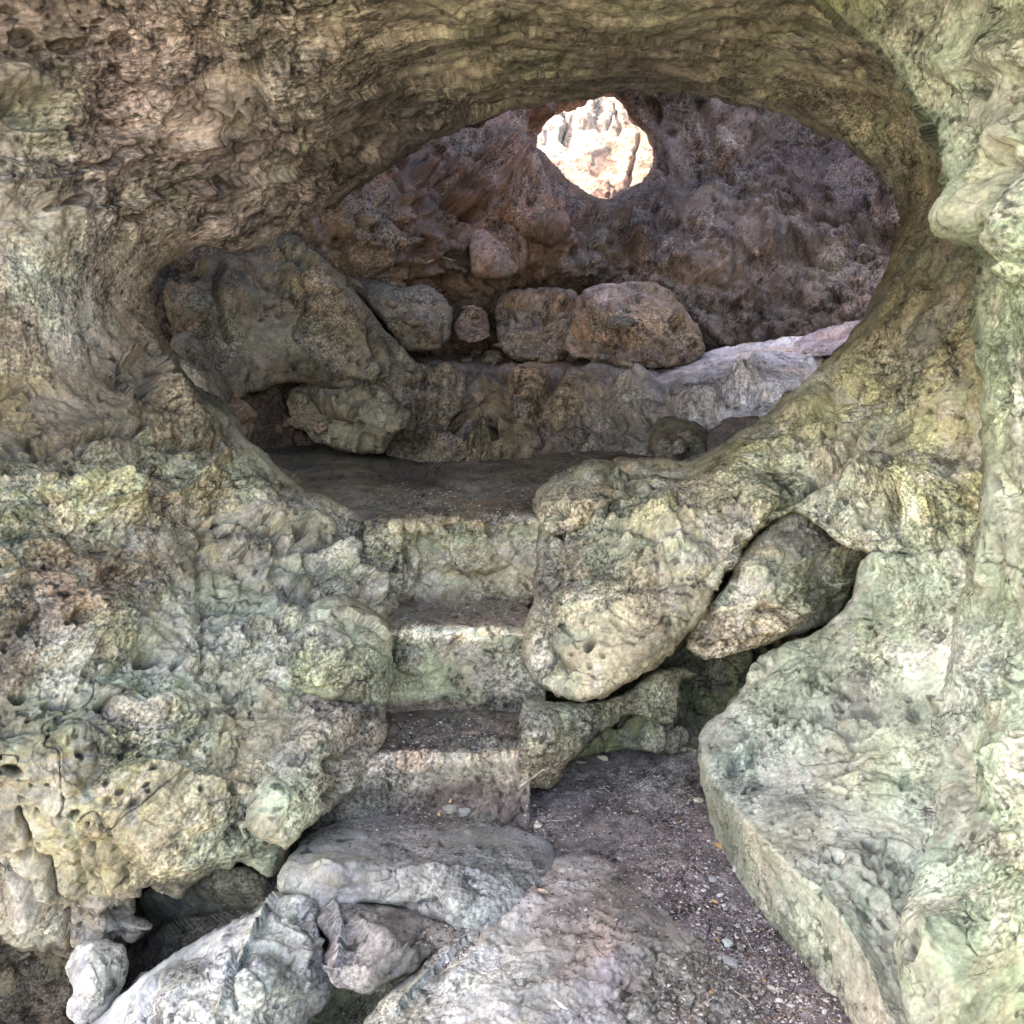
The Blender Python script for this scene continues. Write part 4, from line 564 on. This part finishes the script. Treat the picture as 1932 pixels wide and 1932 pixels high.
# domed foreground rock
fd_h = hfield([(700, 1932, .02), (860, 1800, .02), (960, 1720, .03), (1000, 1660, .03), (1150, 1650, .015), (1200, 1650, -.03), (1290, 1730, -.03), (1200, 1720, .045), (1260, 1790, .05), (1350, 1880, .04), (1410, 1850, -.03), (1520, 1932, -.04), (1050, 1750, .065), (1150, 1850, .085), (950, 1880, .095), (1300, 1900, .05), (1100, 2000, .10), (700, 2100, .0), (1600, 2100, -.03), (1100, 2300, .1), (1000, 2500, -.1)])
rock('boulder', [(640, 1990), (700, 1912), (760, 1850), (830, 1790), (870, 1760), (920, 1715), (965, 1680), (1010, 1650), (1060, 1610), (1150, 1590), (1240, 1630), (1330, 1700), (1400, 1770), (1480, 1830), (1570, 1890), (1640, 1990), (1500, 2300), (1100, 2500), (700, 2300)], fd_h, M_GREY,
     [(1000, 1680, (154, 151, 151)), (1100, 1700, (132, 128, 124)), (1200, 1750, (117, 110, 109)), (1135, 1742, (167, 139, 112)), (960, 1770, (167, 163, 149)), (850, 1840, (158, 160, 147)), (980, 1870, (146, 146, 137)), (1150, 1860, (123, 117, 116)), (1300, 1880, (114, 107, 107)), (1020, 1686, (172, 149, 132)), (760, 1900, (132, 133, 116))], R=.07, T=.35, seed=32, wob=4, back=True,
     feats=[T('ledge', [(960, 1700), (900, 1760), (840, 1820), (760, 1900)], 26, .02), T('pit', 1130, 1830, 50, 9, 10, .02), T('ledge', [(1130, 1800), (1220, 1815), (1300, 1860)], 14, .015), T('ledge', [(1000, 1860), (1100, 1840), (1200, 1870)], 14, .015), T('ridge', [(1010, 1690), (960, 1740), (900, 1800), (850, 1860)], 16, .02)],
     n=dict(facet=((0.012, 5), (0.0084, 13), (0.004, 26)), fbm=((.015, 3., 3), (.010, 11., 6)), ridge=((.006, 30., 4),), strat=((.005, 18., (1, -.3, 0), 4.),)), thing=('broad domed grey rock bulging from the floor in the foreground', 'boulder'))
# pale boulder at lower left
rock('boulder', [(110, 1990), (190, 1915), (240, 1868), (300, 1820), (362, 1782), (430, 1745), (500, 1712), (530, 1688), (565, 1686), (600, 1700), (596, 1740), (604, 1775), (620, 1805), (632, 1850), (624, 1885), (600, 1915), (560, 1960), (520, 2020), (300, 2150)], [(240, 1870, 2.25), (360, 1785, 2.32), (500, 1715, 2.40), (560, 1700, 2.38), (570, 1770, 2.28), (615, 1850, 2.22), (450, 1820, 2.12), (300, 1900, 2.12), (480, 1900, 2.06), (580, 1920, 2.14), (400, 2050, 1.95), (180, 1940, 2.25)], M_GREY,
     [(250, 1880, (158, 160, 161)), (350, 1830, (154, 161, 151)), (450, 1780, (163, 163, 160)), (430, 1830, (167, 170, 179)), (540, 1720, (163, 160, 149)), (500, 1850, (144, 137, 123)), (380, 1920, (154, 154, 146)), (580, 1840, (128, 123, 109)), (520, 1900, (140, 139, 124)), (560, 1760, (114, 105, 95))], R=.08, T=.5, seed=33, wob=4, back=True,
     feats=[T('ledge', [(530, 1700), (480, 1780), (440, 1850), (420, 1900)], 26, .03), T('crack', [(450, 1800), (430, 1860), (450, 1900)], 5, .03), T('pit', 570, 1735, 26, 30, 20, .05), T('ledge', [(600, 1790), (575, 1820), (580, 1870)], 16, .02), T('bump', 510, 1850, 70, 60, 0, .03), T('bump', 330, 1860, 80, 40, -30, .03), T('pit', 520, 1895, 9, 8, 0, .02), T('ridge', [(440, 1740), (410, 1830), (370, 1900)], 10, .015)],
     n=dict(facet=((0.024, 4), (0.014, 10), (0.004, 24)), fbm=((.02, 2.5, 3), (.010, 9., 6)), ridge=((.005, 25., 4),), strat=((.006, 16., (1, .6, .3), 4.),)), thing=('whitish sloping boulder in the lower left foreground', 'boulder'))
rock('boulder', [(596, 1740), (606, 1706), (645, 1688), (690, 1692), (740, 1700), (790, 1708), (838, 1735), (885, 1762), (845, 1790), (800, 1805), (790, 1830), (740, 1845), (715, 1868), (695, 1878), (660, 1868), (632, 1862), (628, 1840), (608, 1810), (622, 1780)], [(615, 1740, 2.36), (690, 1715, 2.42), (800, 1735, 2.40), (860, 1768, 2.33), (720, 1780, 2.24), (650, 1800, 2.22), (640, 1855, 2.14), (695, 1870, 2.12), (790, 1820, 2.24)], M_GREY,
     [(640, 1740, (140, 133, 121)), (700, 1780, (128, 119, 109)), (780, 1760, (96, 86, 79)), (680, 1850, (124, 117, 107)), (800, 1800, (140, 130, 109)), (740, 1740, (109, 102, 95))], R=.05, T=.3, seed=34, wob=4, back=True,
     feats=[T('ledge', [(640, 1715), (650, 1770), (640, 1830)], 20, .03), T('ledge', [(800, 1790), (740, 1800), (700, 1830), (640, 1830)][::-1], 20, .035), T('crack', [(800, 1740), (770, 1790), (740, 1830)], 5, .02), T('ridge', [(680, 1740), (720, 1760), (760, 1800)], 12, .02), T('pit', 700, 1735, 22, 12, 0, .02)], n=dict(facet=((0.022, 5), (0.0126, 11), (0.0045, 24)), fbm=((.010, 9., 6),)), thing=('angular grey rock caught between the shelf and the foreground rocks', 'boulder'))
# dark recess and far-left wall under the overhang
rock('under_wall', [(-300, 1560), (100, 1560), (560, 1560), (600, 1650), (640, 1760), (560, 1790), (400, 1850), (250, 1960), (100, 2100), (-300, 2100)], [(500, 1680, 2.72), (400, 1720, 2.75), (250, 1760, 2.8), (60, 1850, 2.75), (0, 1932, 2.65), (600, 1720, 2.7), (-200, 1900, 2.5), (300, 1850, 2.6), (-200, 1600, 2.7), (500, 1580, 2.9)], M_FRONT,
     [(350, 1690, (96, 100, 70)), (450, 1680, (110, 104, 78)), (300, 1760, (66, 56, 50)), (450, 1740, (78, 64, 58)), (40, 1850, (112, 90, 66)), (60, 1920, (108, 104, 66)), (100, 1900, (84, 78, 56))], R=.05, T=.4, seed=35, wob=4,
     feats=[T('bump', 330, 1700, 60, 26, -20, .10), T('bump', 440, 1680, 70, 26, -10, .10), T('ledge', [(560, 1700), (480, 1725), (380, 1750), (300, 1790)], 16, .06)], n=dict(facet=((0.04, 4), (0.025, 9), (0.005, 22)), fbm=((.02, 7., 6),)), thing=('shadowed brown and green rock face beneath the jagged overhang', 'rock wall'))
rock('boulder', [(120, 1840), (132, 1800), (160, 1775), (200, 1772), (238, 1780), (248, 1830), (238, 1862), (205, 1900), (182, 1930), (150, 1940), (122, 1920), (126, 1890), (140, 1870)], [(140, 1800, 2.42), (230, 1795, 2.42), (180, 1860, 2.3), (160, 1925, 2.36), (230, 1860, 2.38)], M_GREY, [(180, 1850, (196, 190, 168)), (150, 1900, (190, 190, 180)), (220, 1830, (176, 166, 140))], R=.06, T=.3, seed=36, wob=4, back=True, n=dict(facet=((0.018, 6), (0.0084, 14)), fbm=((.010, 9., 6),), pits=((.015, 16., .2),)), thing=('knobbly cream rock at the far lower left under the overhang', 'boulder'))
print('rocks done', time.time() - T0)
# =================================================================== SMALL LOOSE THINGS
def at_px(px, py, nudge=0.):
    best = None
    for k, (xs, ys, G, Pf, NN) in PATCH.items():
        if not (xs[0] < px < xs[-1] and ys[0] < py < ys[-1]): continue
        i = min(len(ys) - 1, np.searchsorted(ys, py)); j = min(len(xs) - 1, np.searchsorted(xs, px)); q = G[i, j]
        if q < 0: continue
        p = Pf[q]; d = np.linalg.norm(p - np.array([0, 0, EYE]))
        if best is None or d < best[0]: best = (d, p, NN_OF(xs, ys, G, Pf, i, j))
    return best
def NN_OF(xs, ys, G, Pf, i, j):
    i2, j2 = min(i + 6, G.shape[0] - 1), min(j + 6, G.shape[1] - 1); a, b, c = G[i, j], G[i, j2], G[i2, j]
    if b < 0 or c < 0: return np.array([0, 0, 1.])
    n = np.cross(Pf[c] - Pf[a], Pf[b] - Pf[a]); n /= np.linalg.norm(n) + 1e-9
    return n
CHIP_V = np.array([[1, 0, 0], [-1, 0, 0], [0, 1, 0], [0, -1, 0], [0, 0, 1], [0, 0, -1]], float); CHIP_F = np.array([[0, 2, 4], [2, 1, 4], [1, 3, 4], [3, 0, 4], [2, 0, 5], [1, 2, 5], [3, 1, 5], [0, 3, 5]])
def chips(name, n, regions, size, pal, label, cat='grit'):
    Vs, Fs, Cs = [], [], []; k = 0
    tot = sum(r[4] for r in regions)
    for (cx, cy, rx, ry, wgt) in regions:
        for _ in range(int(n * wgt / tot)):
            a = random.uniform(0, 6.283); r = math.sqrt(random.random()); px, py = cx + rx * r * math.cos(a), cy + ry * r * math.sin(a)
            h = at_px(px, py)
            if h is None or h[2][2] < .72: continue
            s_ = size * random.uniform(.3, 1) ** 2.2; sc = np.array([random.uniform(.7, 1.7), random.uniform(.5, 1), random.uniform(.3, .6)]) * s_
            th = random.uniform(0, 6.283); c_, q_ = math.cos(th), math.sin(th); V = CHIP_V * sc + rng.normal(0, .18 * s_, (6, 3)); V = V @ np.array([[c_, q_, 0], [-q_, c_, 0], [0, 0, 1]])
            Vs.append(V + h[1] + np.array([0, 0, s_ * .15])); Fs.append(CHIP_F + 6 * k); k += 1
            c = np.array(random.choice(pal)) * random.uniform(.7, 1.3); Cs.append(np.tile(c, (6, 1)))
    o = mesh_obj(name, np.concatenate(Vs), np.concatenate(Fs), M_CHIP, np.concatenate(Cs), smooth=False); tag(o, label, cat, None, 'stuff'); print(name, k)
M_CHIP = rock_mat('grit_chips', bump=.2, grain=90, hue=.0, speck=.2, crack_dark=0)
PAL = [(.34, .31, .28), (.42, .40, .37), (.25, .22, .20), (.14, .11, .10), (.09, .07, .06), (.10, .08, .07), (.20, .15, .11)]
chips('gravel', 13000, [(800, 1528, 200, 40, 2.6), (1120, 1520, 200, 70, 2.), (1280, 1640, 120, 90, 2.), (1420, 1780, 120, 120, 2.6), (1330, 1560, 60, 90, 1.), (1400, 1870, 170, 90, 2.), (1500, 1920, 120, 40, 1.), (840, 1385, 120, 38, 1.), (820, 780 + 685, 180, 30, .4), (1150, 1700, 200, 80, 1.2), (830, 1780, 70, 50, .8), (700, 1900, 60, 40, .2)], .0065, PAL, 'fine pale and dark grit strewn over the dirt floor and lowest step')
chips('litter', 2200, [(850, 940, 170, 36, 2.), (860, 1160, 130, 26, 1.), (1000, 880, 200, 30, 1.), (1050, 665, 220, 8, .3)], .008, PAL + [(.35, .24, .12)], 'dry crumbs and husks scattered on the chamber floor and upper treads', 'litter')
def pebble_mesh(seed):
    import bmesh
    bm = bmesh.new(); bmesh.ops.create_icosphere(bm, subdivisions=3, radius=1); r = random.Random(seed)
    P = np.array([v.co[:] for v in bm.verts]); sc = np.array([r.uniform(.9, 1.3), r.uniform(.65, .95), r.uniform(.32, .55)])
    d1, d2, V_, R_ = cells(P + seed * 5, 1.1, seed); n_ = fbm(P + seed * 7, 1.3, 3, seed)
    P2 = P * (1 + .25 * n_ + .38 * (V_ * rdir(R_)).sum(1))[:, None] * sc
    for v, p in zip(bm.verts, P2): v.co = p
    V = np.array([v.co[:] for v in bm.verts]); F = np.array([[v.index for v in f.verts] for f in bm.faces]); bm.free(); return V, F
def put_pebble(px, py, size, col, label, group=None, proto=None, nm='pebble', cat='pebble', squash=1., mat=None):
    h = at_px(px, py)
    if h is None: return
    V, F = proto or pebble_mesh(random.randint(0, 999)); o = mesh_obj(nm, V * size * np.array([1, 1, squash]), F, mat or M_CHIP, np.tile(np.array(col), (len(V), 1)))
    o.location = [float(v) for v in (h[1] + np.array([0, 0, size * .22 * squash]))]; n_ = Vector(h[2].tolist()); n_ = (n_ + Vector((0, 0, 1))).normalized()
    o.rotation_mode = 'QUATERNION'; o.rotation_quaternion = n_.to_track_quat('Z', 'Y') @ Vector((0, 0, 1)).rotation_difference(Vector((0, 0, 1))); o.rotation_quaternion = o.rotation_quaternion @ __import__('mathutils').Quaternion((0, 0, 1), random.uniform(0, 6.28))
    tag(o, label, cat, group); return o
put_pebble(848, 1527, .026, (.30, .27, .21), 'pale flat oval stone at the foot of the lowest step, left one of a pair', squash=.7)
put_pebble(876, 1528, .022, (.27, .25, .21), 'pale flat oval stone at the foot of the lowest step, right one of a pair', squash=.7)
put_pebble(1372, 1776, .015, (.36, .38, .36), 'round pale grey pebble on dark dirt beside the domed rock')
put_pebble(1376, 1806, .018, (.26, .26, .26), 'flat grey stone chip just below the round pale pebble', squash=.6)
put_pebble(1344, 1658, .016, (.28, .28, .28), 'squarish grey stone chip on the dirt between dome and huge boulder', squash=.6)
put_pebble(1385, 1638, .011, (.36, .33, .3), 'small cream pebble close to the edge of the huge boulder')
put_pebble(1014, 1562, .014, (.55, .5, .42), 'tan stone chip at the upper right corner of the trodden shelf')
put_pebble(1317, 1512, .016, (.5, .46, .34), 'yellowish pebble near the corner where the huge boulder starts')
put_pebble(1135, 1432, .018, (.55, .48, .36), 'cream crumb of rock on the dirt inside the recess')
pb = [pebble_mesh(k + 40) for k in range(8)]
for k in range(110):
    cx, cy, rx, ry = random.choice([(1400, 1780, 100, 120), (1400, 1780, 100, 120), (1300, 1610, 120, 90), (1140, 1500, 160, 60), (830, 1530, 180, 34), (1470, 1880, 100, 50), (850, 1380, 110, 34)])
    h = at_px(cx + random.uniform(-rx, rx), cy + random.uniform(-ry, ry)); px, py = cx + random.uniform(-rx, rx), cy + random.uniform(-ry, ry); h = at_px(px, py)
    if h is None or h[2][2] < .8: continue
    put_pebble(px, py, random.uniform(.0045, .009), np.array(random.choice([(.36, .33, .30), (.30, .27, .24), (.40, .38, .36), (.2, .18, .17)])) * random.uniform(.7, 1.25), 'small pale limestone pebble lying on the dirt floor', 'pebbles on the dirt floor', pb[k % 8])
for k in range(44):
    cx, cy, rx, ry, lab = random.choice([(1080, 680, 260, 12, 0), (1080, 680, 260, 12, 0), (900, 660, 60, 14, 0), (1000, 846, 230, 14, 1), (560, 800, 60, 12, 1), (760, 560, 60, 90, 2), (1300, 560, 200, 90, 2)])
    x, y = cx + random.uniform(-rx, rx), cy + random.uniform(-ry, ry); h = at_px(x, y)
    if h is None or h[0] < 4.2: continue
    put_pebble(x, y, random.uniform(.025, .075), np.array(random.choice([(.17, .13, .10), (.14, .12, .10), (.20, .15, .11)])), ('knobbly brown rubble stone lying on the chamber ledge', 'knobbly brown rubble stone at the back edge of the chamber floor', 'knobbly brown rubble stone lodged on the chamber back wall')[lab], ('rubble on the chamber ledge', 'rubble on the chamber floor', 'rubble on the chamber back wall')[lab], pb[k % 8], 'rubble_stone', 'stone', mat=M_RED)
def tube(name, pts, r, mat, label, cat, group=None, taper=.5):
    P = np.array(pts, float); n = len(P); V = []; m = 6
    for i in range(n):
        t = P[min(i + 1, n - 1)] - P[max(i - 1, 0)]; t /= np.linalg.norm(t) + 1e-9; u = np.cross(t, [0.1, .2, 1.]); u /= np.linalg.norm(u); w_ = np.cross(t, u); rr = r * (1 - taper * i / (n - 1))
        for a in range(m): V.append(P[i] + rr * (u * math.cos(a * 6.283 / m) + w_ * math.sin(a * 6.283 / m)))
    F = [[i * m + a, i * m + (a + 1) % m, (i + 1) * m + (a + 1) % m, (i + 1) * m + a] for i in range(n - 1) for a in range(m)]
    V.append(P[0]); V.append(P[-1]); F += [[n * m, (a + 1) % m, a, a] for a in range(0)]
    o = mesh_obj(name, np.array(V), np.array(F), mat, np.tile([.4, .33, .25], (len(V), 1)), origin=P[0]); tag(o, label, cat, group); return o
M_TWIG = flat_mat('dry_twig', (.42, .34, .26)); M_TWIGD = flat_mat('dark_twig', (.16, .11, .08)); M_LEAF = flat_mat('dry_leaf', (.42, .27, .13)); M_WHITE = flat_mat('bleached_sliver', (.8, .8, .78)); M_PALELEAF = flat_mat('pale_leaf', (.7, .5, .38))
def twig(p0, p1, r, label, mat=None, group=None, lift=.006, n=9, bend=4.):
    pts = []; bx, by = random.uniform(-bend, bend), random.uniform(-bend, bend)
    for i in range(n):
        t = i / (n - 1); x = p0[0] + (p1[0] - p0[0]) * t + bx * math.sin(t * 3.14) + random.uniform(-.4, .4); y = p0[1] + (p1[1] - p0[1]) * t + by * math.sin(t * 3.14); h = at_px(x, y)
        if h is None: continue
        pts.append(h[1] + np.array([0, 0, lift]) + h[2] * .002)
    if len(pts) < n: return
    A = np.array(pts); B = A.copy()
    if np.linalg.norm(np.diff(A, axis=0), axis=1).max() > .07: return
    for _ in range(2): B[1:-1] = (B[:-2] + B[1:-1] * 2 + B[2:]) / 4
    B[:, 2] = np.maximum(B[:, 2], A[:, 2]); tube('twig', B, r, mat or M_TWIG, label, 'twig', group)
for k in range(46):
    cx, cy, rx, ry = random.choice([(830, 1535, 190, 34), (1250, 1600, 140, 100), (1400, 1800, 110, 120), (1120, 1500, 150, 60), (860, 950, 140, 24), (1450, 1880, 100, 50)])
    x, y = cx + random.uniform(-rx, rx), cy + random.uniform(-ry, ry); a = random.uniform(0, 6.28); l = random.uniform(7, 20)
    h = at_px(x, y)
    if h is None or h[2][2] < .8: continue
    twig((x, y), (x + l * math.cos(a), y + l * .6 * math.sin(a)), random.uniform(.0008, .0016), 'short dry twig lying on the dirt floor', group='twigs on the dirt floor', n=6)
twig((1395, 1745), (1420, 1790), .0012, 'long thin pale stalk on the dark dirt near the huge boulder', bend=2)
twig((1385, 1872), (1430, 1900), .0014, 'thin pale stalk on the dirt at the lower right')
twig((860, 1590 - 20), (915, 1548), .0016, 'curved tan twig across the litter above the trodden shelf')
twig((1020, 1553), (1068, 1548), .0018, 'straight tan twig beside the tan stone chip')
twig((1130, 1490), (1150, 1500), .0016, 'short bent twig in the middle of the dirt floor')
twig((980, 1485), (1075, 1428), .0045, 'knotted dead root at the foot of the low mossy rock', M_TWIG, bend=8, n=14)
twig((775, 478), (862, 512), .008, 'pale dead branch lying high on the back slope of the chamber', bend=8, n=12)
twig((790, 496), (850, 492), .006, 'thin bleached branch crossing under the longer pale branch', bend=8, n=12)
twig((868, 582), (905, 588), .010, 'stubby pale stick on the small orange-brown rock', bend=3)
# leaves: thin curled blades
def leaf(px, py, L_, Wd, mat, label, rot=0., name='dry_leaf', cat='leaf', curl=.35, group=None):
    h = at_px(px, py)
    if h is None: return
    n, m = 9, 5; V = []
    for side in (0, 1):
        for i in range(n):
            t = i / (n - 1); w_ = Wd * math.sin(math.pi * min(1, t * .96 + .03)) ** .7
            for j in range(m):
                s_ = j / (m - 1) * 2 - 1; V.append(((t - .5) * L_, s_ * w_ * .5, curl * L_ * ((t - .5) ** 2 + .5 * (s_ * w_ / L_) ** 2) + (.0006 if side == 0 else 0) + .002))
    F = []
    for side in (0, 1):
        o_ = side * n * m
        for i in range(n - 1):
            for j in range(m - 1):
                q = [o_ + i * m + j, o_ + (i + 1) * m + j, o_ + (i + 1) * m + j + 1, o_ + i * m + j + 1]; F.append(q if side == 0 else q[::-1])
    V = np.array(V); c_, q_ = math.cos(rot), math.sin(rot); V = V @ np.array([[c_, q_, 0], [-q_, c_, 0], [0, 0, 1]])
    o = mesh_obj(name, V, np.array(F), mat); o.location = [float(v) for v in h[1] + h[2] * .003]; o.rotation_mode = 'QUATERNION'; o.rotation_quaternion = Vector(h[2].tolist()).to_track_quat('Z', 'Y'); tag(o, label, cat, group); return o
leaf(1022, 1687, .035, .022, M_PALELEAF, 'crumpled pinkish-tan leaf scrap on the domed rock')
leaf(1058, 1892, .040, .008, M_WHITE, 'thin white sliver lying on the domed foreground rock', rot=-.6, name='sliver', cat='sliver')
leaf(1095, 1440, .045, .022, M_PALELEAF, 'curled pale leaf on the dirt in front of the recess', rot=1.2)
leaf(1355, 1600, .05, .026, M_LEAF, 'curled brown leaf tucked against the huge boulder', rot=2.)
leaf(1010, 1560, .03, .016, M_PALELEAF, 'small folded pale leaf at the edge of the litter', rot=.4)
leaf(1345, 1700, .022, .014, M_LEAF, 'small orange-brown leaf on the gritty dirt', rot=.9)
for k in range(16):
    cx, cy, rx, ry = random.choice([(830, 1530, 180, 30), (1300, 1620, 110, 90), (1420, 1800, 90, 110), (870, 940, 130, 24)])
    leaf(cx + random.uniform(-rx, rx), cy + random.uniform(-ry, ry), random.uniform(.012, .02), random.uniform(.006, .011), M_LEAF, 'tiny brown leaf scrap on the dirt', rot=random.uniform(0, 6), group='leaf scraps on the dirt')
# =================================================================== LAND OUTSIDE (behind the camera) and an unseen vault added over the cave to block sun
def grid_sheet(name, x0, x1, y0, y1, nx, ny, zf, mat, colr, thing):
    X, Y = np.meshgrid(np.linspace(x0, x1, nx), np.linspace(y0, y1, ny)); P = np.stack([X.ravel(), Y.ravel(), zf(X.ravel(), Y.ravel())], 1)
    i = np.arange(nx * ny).reshape(ny, nx); F = np.stack([i[:-1, :-1].ravel(), i[:-1, 1:].ravel(), i[1:, 1:].ravel(), i[1:, :-1].ravel()], 1)
    o = mesh_obj(name, P, F, mat, np.tile(np.array(colr), (len(P), 1))); tag(o, *thing); return o
grid_sheet('terrain', -60, 60, -80, 1.3, 120, 80, lambda x, y: -.5 + .12 * fbm(np.stack([x, y, x * 0], 1) * .3, 1, 3, 3) + np.clip(-y - 12, 0, None) * .12, M_OUT, (.34, .31, .23), ('unseen pale slope added outside the cave mouth for bounce light', 'terrain', None, 'structure'))  # ground sheet out of view, added and kept pale to bounce sunlight inside
def vault():  # unseen cover added to keep direct sun off the cave
    t = np.linspace(-.1, math.pi + .1, 70); y = np.linspace(1.3, 7.9, 66); Tt, Yy = np.meshgrid(t, y)
    nz = fbm(np.stack([np.cos(Tt).ravel() * 4, Yy.ravel(), np.sin(Tt).ravel() * 4], 1) * .7, 1, 4, 5).reshape(Tt.shape)
    r = 1 + .08 * nz; top = np.interp(Yy, [1.3, 3.2, 7.4], [3.6, 5.2, 5.4])
    P = np.stack([(5.2 * np.cos(Tt) * r).ravel(), Yy.ravel(), (top * np.sin(Tt) * r).ravel()], 1)
    i = np.arange(P.shape[0]).reshape(Tt.shape); F = np.stack([i[:-1, :-1].ravel(), i[:-1, 1:].ravel(), i[1:, 1:].ravel(), i[1:, :-1].ravel()], 1)
    C_ = P[F].mean(1); F = F[~((((C_[:, 0] - 1.5) / 2.5) ** 2 + ((C_[:, 1] - 5.05) / 1.35) ** 2 < 1) & (C_[:, 2] > 3))]  # opening cut out of view to let skylight down into the chamber
    tag(mesh_obj('sunshade', P, F, M_FRONT, np.tile(np.array([(.2, .19, .14)]), (len(P), 1))), 'unseen rock vault added over the cave to block the sun', 'sunshade', None, 'structure')
vault()
# =================================================================== CAMERA, LIGHT
cam = bpy.data.cameras.new('camera'); co = bpy.data.objects.new('camera', cam); COL.objects.link(co); co.location = (0, 0, EYE); co.rotation_euler = (math.radians(90) - PITCH, 0, 0)
cam.sensor_width = 36; cam.lens = 18 / TAN; cam.clip_end = 500; cam.clip_start = .05; SC.camera = co
w = bpy.data.worlds.new('World'); SC.world = w; w.use_nodes = True; wn = w.node_tree; sky = wn.nodes.new('ShaderNodeTexSky'); sky.sky_type = 'NISHITA'; sky.sun_disc = False
SUN_EL, SUN_AZ = math.radians(46), math.radians(-80)     # azimuth measured from +Y (into the cave) towards +X
sky.sun_elevation = SUN_EL; sky.sun_rotation = SUN_AZ; sky.air_density = 1.; sky.dust_density = 3; sky.ozone_density = 1.
wb = wn.nodes.new('ShaderNodeMix'); wb.data_type = 'RGBA'; wb.blend_type = 'MULTIPLY'; wb.inputs[0].default_value = 1; wb.inputs[7].default_value = (1.13, 1.0, .90, 1)   # warm tint on the sky colour, standing in for white balance
wn.links.new(sky.outputs[0], wb.inputs[6]); wn.links.new(wb.outputs[2], wn.nodes['Background'].inputs[0]); wn.nodes['Background'].inputs[1].default_value = .15
sd_ = Vector((math.sin(SUN_AZ) * math.cos(SUN_EL), math.cos(SUN_AZ) * math.cos(SUN_EL), math.sin(SUN_EL)))
sl = bpy.data.lights.new('sun', 'SUN'); sl.energy = 2; sl.angle = math.radians(.5); sl.color = (1, .94, .84); so = bpy.data.objects.new('sun', sl); COL.objects.link(so); so.rotation_euler = sd_.to_track_quat('Z', 'Y').to_euler(); so.location = (-8, 6, 14)
vs = SC.view_settings; SC.display_settings.display_device = 'sRGB'; vs.view_transform = 'Standard'; vs.look = 'None'; vs.gamma = 1; vs.exposure = 3.35
SC.render.engine = 'CYCLES'; SC.cycles.max_bounces = 8; SC.cycles.diffuse_bounces = 4; SC.cycles.use_adaptive_sampling = True; SC.cycles.adaptive_threshold = .02; SC.cycles.sample_clamp_indirect = 4; SC.cycles.use_denoising = True
try: SC.cycles.denoiser = 'OPENIMAGEDENOISE'
except Exception: pass
print('script', time.time() - T0)
